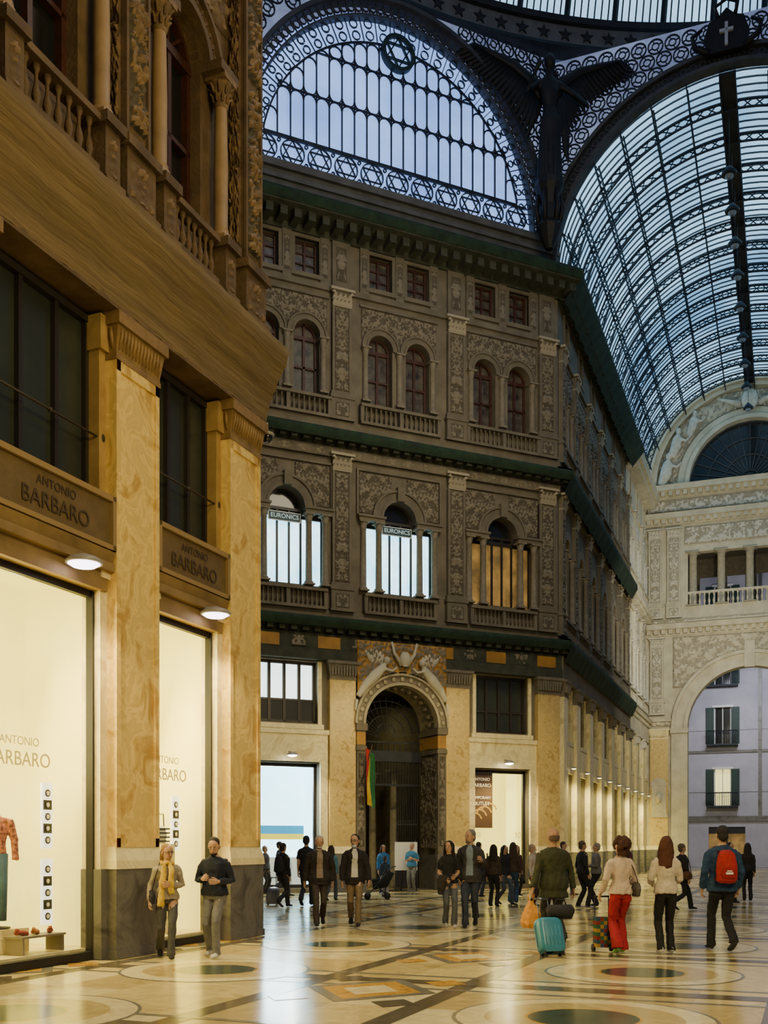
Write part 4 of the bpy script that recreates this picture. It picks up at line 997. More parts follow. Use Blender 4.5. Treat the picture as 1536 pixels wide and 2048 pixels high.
for x in (-3.4,-1.7,0,1.7,3.4):
    b = MB(); mk_column(b,0,.2,16.7,3.4,.26); single('column', b, [cream_dk], EW@T(x,0,0), 'cream stone column in the open gallery', 'column', None, 'gallery columns')
w = MB(); w.wall(rect(-3.7,3.7,16,20.6),[rect(x-.55,x+.55,16.9,19.0) for x in (-2.6,-.9,.9,2.6)],2.4,2.5); w.box(-3.7,3.7,.6,2.5,20.2,20.4); w.box(-3.7,3.7,.6,2.5,16.3,16.6); w.box(-3.8,-3.7,.6,2.5,16,20.6)
single('wall_gallery', w, [stone_dk], EW, 'dark gallery back wall with openings to the street', 'wall', 'structure')
b = MB(); b.box(-3.7,3.7,-.2,.0,15.7,15.8)
b.box(-3.7,3.7,-.05,.1,17.45,17.6)
for i in range(26): baluster(b,-3.55+i*.284,.02,16.7,.75,.08,6)
single('balustrade', b, [cream], EW, 'gallery balustrade on the end wall', 'balustrade')
parts = []
b = MB(); b.prism(archpoly(0,3.6,24.3,24.35,24),.3,.33); parts.append(('glass', b, [gdark]))
b = MB()
for i in range(17): a = pi*i/16; b.bar((.5*cos(a),24.35+.5*sin(a)),(3.6*cos(a),24.35+3.6*sin(a)),.05,.2,.3)
for r in (.5,1.5,2.5,3.5): b.arc(0,24.35,r,r+.06,.2,.3,0,pi,30)
parts.append(('window_frame', b, [iron_g]))
b = MB(); b.arc(0,24.35,3.6,3.85,-.35,.2,0,pi,36); b.arc(0,24.35,3.85,4.3,-.2,.0,0,pi,36); b.arc(0,24.35,5.9,6.5,-.5,.0,0,pi,40); b.arc(0,24.35,5.6,5.9,-.3,.0,0,pi,40)
for i in range(30): a = pi*(i+.5)/30; b.ball((6.2*cos(a),-.5,24.35+6.2*sin(a)),.14,.1,.14,0,8,6)
parts.append(('archivolt', b, [cream]))
thing(wname(), parts, EW, 'dark semicircular fanlight under the vault', 'window', 'structure')
b = MB(); b.relief(-5.5,5.5,24.4,29.8,-.02,.12,.09,0,1,.6,1.4,((0,24.35,4.35),))
b2 = MB(); b2.v = b.v
for f_, m_, s_ in zip(b.f, b.m, b.s):
    if all(b.v[i][0]**2+(b.v[i][2]-24.35)**2 < 5.6**2 for i in f_): b2.f.append(f_); b2.m.append(m_); b2.s.append(s_)
single(tname(), b2, [cream_dk,cream], EW, 'carved relief ground around the fanlight', 'carved panel', 'structure')
for sx in (-1,1):
    b = MB()
    for (x,z,s) in ((4.9,25.3,1.0),(4.3,26.9,.9),(3.3,28.0,.75)):
        x*=sx
        b.tube([(V(x+sx*.4*s,-.3,z-.9*s),.25*s,.2*s),(V(x+sx*.1*s,-.4,z-.2*s),.38*s,.28*s),(V(x,-.4,z+.4*s),.3*s,.22*s),(V(x-sx*.05,-.4,z+.62*s),.12*s,.12*s)],10)
        b.ball((x-sx*.08,-.42,z+.85*s),.2*s,.2*s,.24*s); b.tube([(V(x,-.4,z+.4*s),.12,.12),(V(x-sx*.6*s,-.45,z+.1*s),.09,.09),(V(x-sx*.9*s,-.45,z+.4*s),.07,.07)],8)
    single('sculpture_group', remesh(b,.07,cream_hi,'sculpture_group',2), [cream_hi], EW, 'white reclining relief figures flanking the fanlight', 'sculpture', None, 'pediment figures')
b = MB(); b.ball((0,-.5,29.0),.5,.3,.65); b.tube([(V(-.5,-.4,28.8),.2,.15),(V(-1.3,-.4,29.1),.12,.1),(V(-1.8,-.4,29.3),.05,.05)],8); b.tube([(V(.5,-.4,28.8),.2,.15),(V(1.3,-.4,29.1),.12,.1),(V(1.8,-.4,29.3),.05,.05)],8)
single('heraldic_cartouche', b, [cream_hi], EW, 'white crest over the fanlight', 'sculpture')
b = MB(); b.box(-.45,.45,-.3,-.25,3.6,5.4); b.box(-.55,.55,-.33,-.25,3.4,3.6); b.arc(0,5.4,0.01,.5,-.33,-.25,0,pi,14); b.tube([(V(0,-.35,5.0),.12,.1),(V(0,-.38,4.6),.2,.14),(V(0,-.34,4.3),.1,.08)],10)
single('memorial_plaque', b, [cream], EW@T(-5.45,0,0), 'stone memorial niche on the pilaster', 'plaque')

# ------------------------------------------------------------------ vault over arcade
ZC = 23.95; R = 6.3
g = MB(); n = 48; vs = []; fs = []
for i in range(n+1):
    a = pi*i/n
    for y in (0,LEN): vs.append(((R+.25)*cos(a), y, ZC+(R+.25)*sin(a)))
g.add(vs, [(2*i,2*i+1,2*i+3,2*i+2) for i in range(n)], 0, True)
b = MB()
for j in range(int(LEN/.42)+1):
    b.arc(0,ZC,R+.14,R+.2,j*.42-.015,j*.42+.02,0,pi,40)
thing('ceiling', [('glass', g, [sky2]), ('glazing_bars', b, [iron_g])], FE, 'glass and iron barrel vault over the arcade', 'glass vault', 'structure')
for o in KIDS['ceiling']:
    if o.name.startswith('glazing'): o['kind'] = 'stuff'
def truss():
    b = MB(); r0, r1 = R-.34, R+.03
    b.arc(0,ZC,r1-.06,r1,-.05,.05,0,pi,56); b.arc(0,ZC,r0,r0+.05,-.05,.05,0,pi,56)
    n = 44
    for i in range(n):
        a0 = pi*i/n; a1 = pi*(i+1)/n
        b.bar((r0*cos(a0),ZC+r0*sin(a0)),(r1*cos(a1),ZC+r1*sin(a1)),.035,-.02,.02); b.bar((r1*cos(a0),ZC+r1*sin(a0)),(r0*cos(a1),ZC+r0*sin(a1)),.035,-.02,.02)
    return [('truss_web', b, [iron])]
instances(truss, [FE@T(0,y,0) for y in [1.8+2.05*i for i in range(13)]], 'roof_truss', 'dark iron lattice arch rib of the glass vault', 'roof truss', None, 'vault ribs')
def girder():
    b = MB(); b.box(R-.04,R+.02,0,LEN,-.025,.025); b.box(R-.26,R-.22,0,LEN,-.025,.025)
    n = 60
    for i in range(n):
        y0 = LEN*i/n; y1 = LEN*(i+1)/n
        for p, q in (((R-.24),(R-.02)),((R-.02),(R-.24))):
            b.add([(p,y0,-.015),(p,y0+.03,.015),(q,y1,.015),(q,y1-.03,-.015)],[(0,1,2,3)])
    return [('girder_web', b, [iron])]
def gm(a): return FE@T(0,0,ZC)@Matrix.Rotation(-a,4,'Y')
instances(girder, [gm(radians(a)) for a in (14,26.5,39,51.5,64,76.5,103.5,116,128.5,141,153.5,166)], 'roof_girder', 'dark iron lattice purlin along the glass vault', 'roof girder', None, 'vault purlins')
b = MB(); b.box(-.30,.30,0,LEN,ZC+R-.18,ZC+R-.08); b.box(-.30,-.25,0,LEN,ZC+R-.4,ZC+R-.1); b.box(.25,.30,0,LEN,ZC+R-.4,ZC+R-.1)
single('ridge_walkway', b, [iron], FE, 'dark walkway running along the vault ridge', 'walkway')
b = MB(); b.arc(0,ZC,R,R+.14,-.35,.1,0,pi,60); b.arc(0,ZC,R+.14,R+.48,-.2,.1,0,pi,60,1); b.arc(0,ZC,R+.48,R+.62,-.4,.1,0,pi,60)
for i in range(60):
    a = pi*(i+.5)/60; b.arc((R+.31)*cos(a), ZC+(R+.31)*sin(a), .09,.13,-.24,-.2,0,2*pi,10,0)
single(tname(), b, [iron_g,iron], FE, 'dark moulded iron arch framing the arcade vault', 'arch', 'structure')
def spandrel(Fm, hw, zc, a, bb, zlo, ztop):
    g = MB(); n = 40
    out = [(hw,zlo),(hw,ztop),(-hw,ztop),(-hw,zlo)]+[( -a*cos(pi*i/n), zc+bb*sin(pi*i/n)) for i in range(n+1)]
    tris = tessellate_polygon([[Vector((x,z,0)) for x,z in out]])
    g.add([(x,.3,z) for x,z in out], [tuple(t) for t in tris])
    r = MB(); s = .62; j = 0; z = zlo+.3
    while z < ztop-.2:
        x = -hw+.3+(j%2)*s/2
        while x < hw-.2:
            if (x/(a+.3))**2+((z-zc)/(bb+.3))**2 > 1:
                r.arc(x,z,.25,.30,.0,.05,0,2*pi,14); r.arc(x,z,.11,.15,.0,.04,0,2*pi,10)
                for t in range(4): an = t*pi/2+.4; r.bar((x+.14*cos(an),z+.14*sin(an)),(x+.26*cos(an),z+.26*sin(an)),.035,0,.04)
            x += s
        z += s*.87; j += 1
    thing(wname(), [('glass', g, [sky3]), ('ring_lattice', r, [iron])], Fm, 'spandrel of iron ring lattice over glass', 'window', 'structure')
spandrel(FE, 6.6, ZC, R+.2, R+.62, ZC, 32.4)
# ------------------------------------------------------------------ lunette over chamfer
b = MB(); b.box(-6.86,6.86,-.05,.45,23.65,24.9); b.box(-6.86,6.86,-.15,.45,24.55,24.7); b.box(-6.86,6.86,-.2,.45,24.9,25.15)
single(tname(), b, [mat('grey_parapet',(.10,.10,.095),.7,c2=(.065,.063,.06),scale=2)], FC, 'plain grey parapet under the lunette', 'parapet', 'structure')
zc = 25.2; ai, bi = 5.75, 6.25
g = MB(); pl_ = [(ai*1.05*cos(pi*i/40), zc+bi*1.05*sin(pi*i/40)) for i in range(41)]; g.prism(pl_, .3, .32)
parts = [('glass', g, [sky1])]
b = MB(); rg = 5.2; rz = 5.4
def inr(x): return zc+rz*sqrt(max(0,1-(x/rg)**2))
nb = 22; xs = [-rg+.12+(2*rg-.24)*i/(nb-1) for i in range(nb)]
lv = [26.25, 27.95, 29.5]
for x in xs:
    if inr(x) > 26.2: b.box(x-.022,x+.022,.12,.18,26.2,inr(x))
for z in lv:
    e = rg*sqrt(max(0,1-((z-zc)/rz)**2)); b.box(-e,e,.12,.18,z-.025,z+.025)
for i in range(nb-1):
    x = (xs[i]+xs[i+1])/2; r = (xs[1]-xs[0])/2
    zt = inr(x)
    for z in [l for l in lv[1:] if l < zt-.2]: b.arc(x,z-r,r-.03,r+.02,.13,.17,0,pi,8); b.arc(x,z+r*.9,r-.03,r+.01,.13,.17,pi,2*pi,8)
    if zt > 26.7: b.arc(x,zt-r-.05,r-.03,r+.02,.13,.17,0,pi,8)
b.arc(0,zc,rg-.02,rg+.04,.12,.18,radians(12),pi-radians(12),60,0,rz/rg)
parts.append(('window_frame', b, [iron]))
b = MB(); ns = 11
b.box(-5.6,5.6,.1,.2,25.2,25.26); b.box(-5.5,5.5,.1,.2,26.16,26.21)
for i in range(ns):
    x = -5.05+10.1*i/(ns-1); z = 25.71; r = .42
    b.arc(x,z,r,r+.03,.1,.18,0,2*pi,20)
    for k in range(2):
        P = [(x+r*cos(pi/2+k*pi+2*pi*t/3), z+r*sin(pi/2+k*pi+2*pi*t/3)) for t in range(3)]
        for t in range(3): b.bar(P[t],P[(t+1)%3],.035,.1,.16)
    if i < ns-1: b.arc(x+.505,z+.33,.05,.075,.1,.17,0,2*pi,8); b.arc(x+.505,z-.33,.05,.075,.1,.17,0,2*pi,8)
parts.append(('star_band', b, [iron]))
b = MB()
for i in range(30):
    a = radians(8)+(pi-radians(16))*i/29
    rr0 = 1/sqrt((cos(a)/rg)**2+(sin(a)/rz)**2)+.04; rr1 = 1/sqrt((cos(a)/ai)**2+(sin(a)/bi)**2)
    d = (rr1-rr0); rm = (rr0+rr1)/2; q = d*.24
    for s_ in (-1,1):
        for rad in (rr0+q, rr1-q):
            aa = a+s_*.05; b.arc(rad*cos(aa),zc+rad*sin(aa),q*.75,q*.75+.02,.1,.15,0,2*pi,10)
    b.bar((rr0*cos(a),zc+rr0*sin(a)),(rr1*cos(a),zc+rr1*sin(a)),.022,.1,.15)
parts.append(('scrollwork', b, [iron]))
b = MB(); k = bi/ai
for r0,r1,y0 in ((ai,ai+.06,-.05),(ai+.45,ai+.58,-.25)): b.arc(0,zc,r0,r1,y0,.3,0,pi,60,0,k)
for i in range(64):
    a = pi*(i+.5)/64; r = ai+.26; b.arc(r*cos(a),zc+r*k*sin(a),.10,.14,.0,.06,0,2*pi,10); b.bar(((ai+.06)*cos(a+.025),zc+(ai+.06)*k*sin(a+.025)),((ai+.45)*cos(a+.025),zc+(ai+.45)*k*sin(a+.025)),.03,0,.06)
parts.append(('arch_ring', b, [iron_g]))
b = MB()
b.arc(0,zc,ai+.0,ai+.5,.3,.34,0,pi,60,0,k); parts.append(('ring_glass', b, [sky3]))
b = MB(); mz = 30.4; b.arc(0,mz,.52,.66,-.02,.2,0,2*pi,28)
for k2 in range(2):
    P = [(.54*cos(pi/2+k2*pi+2*pi*t/3), mz+.54*sin(pi/2+k2*pi+2*pi*t/3)) for t in range(3)]
    for t in range(3): b.bar(P[t],P[(t+1)%3],.05,.0,.1)
parts.append(('star_medallion', b, [mat('dark_green_iron',(.006,.02,.017),.6)]))
b = MB(); b.arc(0,mz,.0,.54,.105,.11,0,2*pi,28); parts.append(('medallion_glass', b, [sky1]))
thing(wname(), parts, FC, 'great semicircular iron and glass lunette with star band', 'window', 'structure')
spandrel(FC, 6.86, zc, ai+.58, (ai+.58)*bi/ai, zc, 32.6)
b = MB(); b.taper((-.2,.2,-.1,.1),23.7,(-.14,.14,-.1,.1),32.0)
single('iron_pier', b, [iron_g], frame(Cx,Cy,atan2(.3,.95))@T(0,.3,0), 'dark iron corner pier behind the statue', 'pier')
b = MB(); b.lathe([(.15,24.0),(.35,24.4),(.5,24.8),(.38,25.0),(.32,25.6),(.42,26.0),(.55,26.3),(.55,26.5)],0,0,10,0,False)
for i in range(6): a = 2*pi*i/6; b.tube([(V(.38*cos(a),.38*sin(a),24.9),.08,.08),(V(.5*cos(a),.5*sin(a),25.5),.09,.09),(V(.38*cos(a),.38*sin(a),26.1),.07,.07)],8)
single('statue_pedestal', b, [bronze], T(6.2,39.4,0), 'dark scrolled bracket under the winged statue', 'pedestal')
b = MB()
b.tube([(V(0,.0,.0),.40,.32),(V(0,0,.5),.36,.28),(V(.06,0,1.2),.33,.27),(V(.08,-.03,2.0),.36,.27),(V(.02,0,2.45),.22,.19),(V(0,-.02,2.95),.33,.24),(V(0,0,3.3),.36,.2),(V(0,0,3.5),.15,.13),(V(0,-.02,3.7),.10,.10)],14)
b.ball((0,-.06,3.95),.2,.22,.26)
b.tube([(V(-.30,0,3.28),.12,.12),(V(-.80,-.2,2.85),.10,.10),(V(-.62,-.7,3.25),.08,.08),(V(-.5,-.85,3.45),.07,.07)],10)
b.tube([(V(.30,0,3.28),.12,.12),(V(.85,-.1,2.9),.10,.10),(V(1.15,-.4,2.45),.08,.08),(V(1.2,-.5,2.3),.07,.07)],10)
b.tube([(V(.3,.1,2.3),.12,.08),(V(.6,.15,1.8),.18,.08),(V(.62,.15,1.2),.12,.06),(V(.7,.15,.8),.05,.04)],8)
for i in range(7): a = -1.3+i*.43; b.tube([(V(.40*sin(a),-.32*cos(a),.02),.07,.07),(V(.36*sin(a),-.28*cos(a),1.1),.05,.05),(V(.3*sin(a),-.24*cos(a),2.1),.03,.03)],6)
body = remesh(b,.045,bronze,'figure_body',3)
def wing(sx):
    w = MB(); lead = [V(sx*.2,.2,2.9),V(sx*.55,.3,3.55),V(sx*1.1,.3,3.95),V(sx*1.75,.2,4.15),V(sx*2.45,.1,4.35)]
    w.tube([(p,r,r*.5) for p,r in zip(lead,(.15,.18,.15,.11,.05))],8)
    for i in range(20):
        t = i/19*3.99; j = int(t); p = lead[j].lerp(lead[j+1],t-j)
        L = 1.35-.6*(i/19); an = -1.2+ .75*(i/19)
        q = p+V(sx*cos(an)*L,.05+.006*i,sin(an)*L)
        w.tube([(p,.10,.02),(p.lerp(q,.5),.12,.02),(p.lerp(q,.9),.07,.015),(q,.02,.01)],6)
    return w
thing('winged_statue', [('figure_body', body, [bronze]), ('wing', wing(-1), [bronze]), ('wing', wing(1), [bronze])], T(6.2,39.4,26.5)@Matrix.Rotation(.15,4,'Z')@S(1.14,1.0,1.14), 'dark bronze winged angel statue with spread wings', 'statue')
b = MB(); b.prism([(-.6,-.55),(.6,-.55),(.8,0),(.6,.6),(.3,.7),(0,1.0),(-.3,.7),(-.6,.6),(-.8,0)],-.1,.1)
for sx in (-1,1): b.tube([(V(sx*.6,-.1,-.5),.12,.1),(V(sx*1.1,-.1,-.2),.11,.08),(V(sx*1.2,-.1,.2),.08,.08),(V(sx*.85,-.1,.4),.06,.06)],8); b.tube([(V(sx*.3,-.1,.7),.08,.08),(V(sx*.4,-.1,1.1),.06,.06),(V(0,-.1,1.3),.05,.05)],8)
c = MB(); c.box(-.055,.055,-.2,-.1,-.4,.42); c.box(-.24,.24,-.2,-.1,.08,.19)
thing('cross_cartouche', [('shield', b, [bronze]), ('cross', c, [mat('pale_cross',(.4,.41,.45),.5)])], FE@T(0,-.5,31.1), 'dark cartouche bearing a pale cross on the arch keystone', 'crest')
def hang():
    a = MB(); a.rod((0,0,0),(0,0,2.2),.012); a.lathe([(.28,-.35),(.3,-.28),(.14,-.1),(.06,0)],0,0,14)
    g = MB(); g.ball((0,0,-.38),.17,.17,.12)
    return [('lamp_shade', a, [iron]), ('bulb', g, [mat('unlit_globe',(.2,.23,.26),.3)])]
instances(hang, [FE@T(0,y,27.6) for y in (1.5,4,6.5,9.2,12.2,15.4,18.5,21.5,24.5)], 'pendant_lamp', 'unlit pendant lamp hanging below the vault ridge', 'lamp', None, 'pendant lamps of the arcade')

# ------------------------------------------------------------------ dome ring
OX, OY, RR = 10.9, 19.0, 22.0
def ringseg(mb, prof, a0, a1, n, mi=0):
    vs = []; fs = []; K = len(prof)
    for i in range(n+1):
        a = a0+(a1-a0)*i/n
        for r, z in prof: vs.append((r*cos(a), r*sin(a), z))
    for i in range(n):
        for j in range(K): fs.append((i*K+j,i*K+(j+1)%K,(i+1)*K+(j+1)%K,(i+1)*K+j))
    mb.add(vs, fs, mi)
A0, A1 = radians(35), radians(135)
DZ = -.1
b = MB(); ringseg(b,[(RR-.1,32.55),(RR+.5,32.55),(RR+.5,33.8),(RR-.1,33.8)],A0,A1,80,1); ringseg(b,[(RR-.25,32.5),(RR+.5,32.5),(RR+.5,32.65),(RR-.2,32.65)],A0,A1,80); ringseg(b,[(RR-.3,33.4),(RR+.5,33.4),(RR+.5,33.6),(RR-.35,33.6)],A0,A1,80)
FO = T(OX,OY,DZ)
single('dome_ring', b, [iron, iron_b], FO, 'dark iron ring beam at the base of the dome', 'ring beam')
b = MB()
P = []
for t in range(10):
    r = .27 if t%2==0 else .11; P.append((r*sin(2*pi*t/10), r*cos(2*pi*t/10)))
b.prism(P, -.06, 0); st_m = b.mesh('star', [black])
for i in range(36):
    a = radians(50)+radians(80)*i/35
    single('star_ornament', st_m, None, FO@Matrix.Rotation(a-pi/2,4,'Z')@T(0,RR-.1,33.02), 'dark five-pointed iron star on the dome ring', 'star', None, 'stars on the dome ring')
g = MB(); n = 80; vs = []
for i in range(n+1):
    a = A0+(A1-A0)*i/n
    for r, z in ((RR+.2,33.6),(RR-.6,35.6),(RR-3,39)): vs.append((r*cos(a),r*sin(a),z))
g.add(vs,[(i*3+j,i*3+j+1,i*3+j+4,i*3+j+3) for i in range(n) for j in range(2)],0,True)
b = MB()
for i in range(141):
    a = A0+(A1-A0)*i/140; w_ = .03 if i%7 else .12
    p0 = V((RR+.1)*cos(a),(RR+.1)*sin(a),33.6); p1 = V((RR-.7)*cos(a),(RR-.7)*sin(a),35.6); p2 = V((RR-3.1)*cos(a),(RR-3.1)*sin(a),39)
    b.tube([(p0,w_,w_),(p1,w_,w_),(p2,w_,w_)],4,0,V(cos(a),sin(a),0),False)
for r,z in ((RR-.45,34.75),(RR-.8,35.7)): ringseg(b,[(r-.1,z),(r+.1,z),(r+.1,z+.1),(r-.1,z+.1)],A0,A1,80)
thing(wname(), [('glass', g, [sky2]), ('window_frame', b, [iron])], FO, 'band of dome glazing with iron bars', 'window', 'structure')

# ------------------------------------------------------------------ near building (left)
PXL = (-.57,-3.80,-7.40); PW = 1.08
def lp():
    p = MB(); p.box(-PW/2-.05,PW/2+.05,-.06,.42,0,1.3); p.box(-PW/2-.07,PW/2+.07,-.08,.42,0,.12)
    m = MB(); m.taper((-PW/2-.07,PW/2+.07,-.08,.42),1.3,(-PW/2-.06,PW/2+.06,-.07,.42),1.42); m.taper((-PW/2-.06,PW/2+.06,-.07,.42),1.42,(-PW/2-.01,PW/2+.01,-.02,.42),1.62); m.box(-PW/2-.03,PW/2+.03,-.04,.42,1.44,1.5)
    s = MB(); s.box(-PW/2,PW/2,0,.42,1.62,8.7)
    for x0,x1 in ((-PW/2,-PW/2+.1),(PW/2-.1,PW/2)): s.box(x0,x1,-.03,.1,1.62,8.7)
    s.box(-PW/2,PW/2,-.03,.1,8.55,8.7); s.box(-PW/2,PW/2,-.03,.1,1.62,1.75)
    c = MB(); c.box(-PW/2-.02,PW/2+.02,-.04,.42,8.7,8.78); c.taper((-PW/2,PW/2,-.02,.42),8.78,(-PW/2-.05,PW/2+.05,-.09,.42),9.18); c.box(-PW/2-.09,PW/2+.09,-.14,.42,9.18,9.36)
    for i in range(13):
        x = -PW/2+.05+(PW-.1)*i/12; c.tube([(V(x,-.03,8.86),.02,.02),(V(x,-.08,9.02),.025,.03),(V(x,-.09,9.14),.02,.02)],6)
    for i in range(4): y = .03+.11*i; c.tube([(V(-PW/2-.01,y,8.86),.02,.02),(V(-PW/2-.05,y,9.02),.025,.03),(V(-PW/2-.06,y,9.14),.02,.02)],6)
    j = MB()
    for sx in (-1,1):
        x0,x1 = sorted((sx*(PW/2-.02),sx*(PW/2+.16))); j.box(x0,x1,.14,.46,1.3,5.5,0); j.box(x0-.03,x1+.03,.1,.46,0,1.3,1); j.box(x0-.04,x1+.04,.08,.46,5.5,5.8,0); j.box(x0,x1,.16,.46,5.8,8.8,2); j.box(x0-.04,x1+.04,.1,.46,8.8,9.3,2)
    return [('plinth', p, [plinth]), ('base', m, [marb]), ('shaft', s, [ochre]), ('capital', c, [mat('tan_capital',(.30,.19,.065),.6,c2=(.18,.11,.035),scale=4)]), ('side_jamb', j, [marb,plinth,mat('tan_jamb',(.46,.31,.10),.6,c2=(.32,.2,.06),scale=2)])]
instances(lp, [FL@T(x,0,0) for x in PXL], 'pillar', 'ochre veined marble pillar on grey plinth by the boutique', 'pillar', None, 'boutique pillars')
bays = ((-3.80,-.57,-2.62),(-7.40,-3.80,-6.0))
for bi_, (a, c_, tx) in enumerate(bays):
    x0 = a+PW/2+.14; x1 = c_-PW/2-.14; xm = (x0+x1)/2; hw = (x1-x0)/2
    g = MB(); g.box(-hw,hw,.30,.31,.12,5.3)
    f = MB(); f.box(-hw,-hw+.05,.27,.36,0,5.3); f.box(hw-.06,hw,.24,.36,0,5.3); f.box(-hw,hw,.27,.36,5.22,5.32); f.box(-hw,hw,.24,.36,.0,.12)
    e = thing(wname(), [('glass', g, [clear]), ('window_frame', f, [black])], FL@T(xm,0,0), 'tall boutique display window', 'window', 'structure')
    for s_, sz, z in (('ANTONIO',.16,3.02),('BARBARO',.27,2.78)): text(s_, sz, pale_glass_letter, T(tx-xm,.285,z), e, 'glass_lettering')
    b = MB(); b.box(-hw-.3,hw+.3,1.7,1.8,0,5.6,0); b.box(-hw-.3,-hw-.2,.47,1.7,0,5.6,0); b.box(hw+.2,hw+.3,.47,1.7,0,5.6,0); b.box(-hw-.3,hw+.3,.47,1.8,5.5,5.6,0); b.box(-hw-.3,hw+.3,.37,1.8,0,.16,1)
    b.box(-hw-.2,-hw+.35,1.45,1.7,.16,5.5,0); b.box(hw*.3,hw*.36,1.66,1.7,.16,5.5,0); b.box(-hw*.2,-hw*.14,1.66,1.7,.16,5.5,0)
    thing('wall_display', [('room_shell', b, [shopwall,marb])], FL@T(xm,0,0), 'boutique display bay with glowing warm cream walls', 'shop interior', 'structure')
    b = MB(); b.box(-hw-.1,hw+.1,.1,.46,5.32,5.6); b.box(-hw-.15,hw+.15,.0,.46,5.6,5.72); b.profile([(.46,5.72),(.04,5.72),(-.02,5.88),(.46,5.9)],-hw-.15,hw+.15)
    single(tname(), b, [mat('brown_lintel',(.30,.2,.075),.6,c2=(.2,.13,.045),scale=2)], FL@T(xm,0,0), 'moulded lintel over the boutique window', 'lintel', 'structure')
    b = MB(); b.box(-hw-.14,hw+.14,.02,.44,5.9,6.68,0)
    for q in ((-hw-.14,hw+.14,-.03,.05,5.9,5.97),(-hw-.14,hw+.14,-.03,.05,6.6,6.68),(-hw-.14,-hw-.06,-.03,.05,5.9,6.68),(hw+.06,hw+.14,-.03,.05,5.9,6.68)): b.box(*q,1)
    e = thing('shop_sign', [('sign_panel', b, [signp,mat('sign_border',(.3,.2,.075),.6)])], FL@T(xm,0,0), 'brown fascia sign with dark capital letters', 'sign', None, 'boutique fascia signs')
    text('ANTONIO', .17, signt, T(0,.005,6.44), e); text('BARBARO', .31, signt, T(0,.005,6.18), e)
    g = MB(); g.box(-hw,hw,.42,.44,0,2.6)
    f = MB()
    for x in (-hw+.05,-hw*.28,hw*.36,hw-.05): f.box(x-.04,x+.04,.34,.43,0,2.6)
    f.box(-hw,hw,.34,.43,0,.1); f.box(-hw,hw,.32,.43,2.5,2.6); f.box(-hw-.1,-hw,.28,.46,-.02,2.7); f.box(hw,hw+.1,.28,.46,-.02,2.7)
    thing(wname(), [('glass', g, [ggreen]), ('window_frame', f, [woodd])], FL@T(xm,0,6.7), 'dark mezzanine window with grey-green panes', 'window', 'structure')
    b = MB(); b.rod((-hw-.2,.2,0),(hw+.1,.2,0),.018); b.ball((.1,.2,0),.035,.035,.035); b.ball((hw+.08,.22,0),.075,.075,.11); b.rod((hw+.08,.22,0),(hw+.08,.36,0),.04)
    single('window_rail', b, [mat('brown_iron',(.04,.028,.016),.6)], FL@T(xm,0,7.55), 'dark iron rail across the mezzanine window', 'rail', None, 'mezzanine window rails')
    b = MB(); b.lathe([(.06,.1),(.2,.05),(.26,0),(.25,-.03)],0,-.15,18); b.rod((0,.1,.1),(0,-.15,.08),.025)
    g = MB(); g.lathe([(.22,-.032),(.16,-.07),(.02,-.09)],0,-.15,18)
    thing('wall_lamp', [('lamp_housing', b, [lampbody]), ('diffuser', g, [lampviol])], FL@T(xm+.3,-.05,5.5), 'shallow dish lamp under the boutique sign', 'lamp', None, 'boutique lamps')
for (x,zb,hh) in ((-4.74,.5,.95),(-4.74,1.6,.95),(-1.42,1.55,.95)):
    q = MB(); q.box(-.11,.11,-.02,.02,0,hh,0)
    for i in range(5):
        q.arc(0,.12+.17*i,.02,.055,-.03,-.02,0,2*pi,12,1)
        if i%2: q.box(-.09,.09,-.025,-.02,.05+.17*i,.19+.17*i,1)
        q.ball((0,-.03,.12+.17*i),.035,.01,.035,2,8,6)
    single('display_strip', q, [mat('pale_strip',(.8,.78,.66),.5,emit=(1,.97,.8),es=1.6),black,white], FL@T(x,.9,zb), 'tall pale display strip with black and white discs', 'display', None, 'boutique display strips')
b = MB(); b.tube([(V(0,0,.98),.16,.11),(V(0,0,1.1),.14,.1),(V(0,0,1.3),.17,.12),(V(0,0,1.42),.13,.09),(V(0,0,1.5),.05,.05)],14); b.tube([(V(.1,0,1.42),.05,.05),(V(.18,0,1.4),.06,.06),(V(.25,0,1.15),.05,.05),(V(.26,-.05,.9),.045,.045)],10); b.tube([(V(-.1,0,1.42),.05,.05),(V(-.18,0,1.4),.06,.06),(V(-.25,0,1.15),.05,.05),(V(-.26,-.05,.9),.045,.045)],10)
p = MB(); p.tube([(V(.08,0,.98),.09,.09),(V(.09,0,.5),.07,.07),(V(.09,0,.1),.06,.06)],10); p.tube([(V(-.08,0,.98),.09,.09),(V(-.09,0,.5),.07,.07),(V(-.09,0,.1),.06,.06)],10)
q = MB(); q.lathe([(.2,0),(.2,.02),(.03,.03),(.03,.2)],0,0,14)
pink = mat('pink_tweed', (.55,.22,.14), .9, c2=(.10,.03,.025), scale=26)
thing('mannequin', [('jacket', remesh(b,.014,pink,'jacket',3,.015), [pink]), ('jeans', p, [cloth((.06,.13,.22))]), ('stand', q, [black])], FL@T(-5.62,1.05,.5)@Matrix.Rotation(-.9,4,'Z')@S(1.05,1.05,1.05), 'headless mannequin wearing a pink tweed jacket and jeans', 'mannequin')
b = MB(); b.box(-.4,.4,-.3,.3,0,.33); single('display_plinth', b, [marb], FL@T(-5.62,1.1,.165), 'cream display plinth under the mannequin', 'plinth')
b = MB(); b.box(-.45,.45,-.16,.16,.22,.25); b.box(-.42,-.39,-.15,.15,0,.22); b.box(.39,.42,-.15,.15,0,.22)
single('display_table', b, [mat('grey_shelf',(.2,.17,.13),.5)], FL@T(-5.35,.58,.165), 'low grey display bench with shoes', 'table')
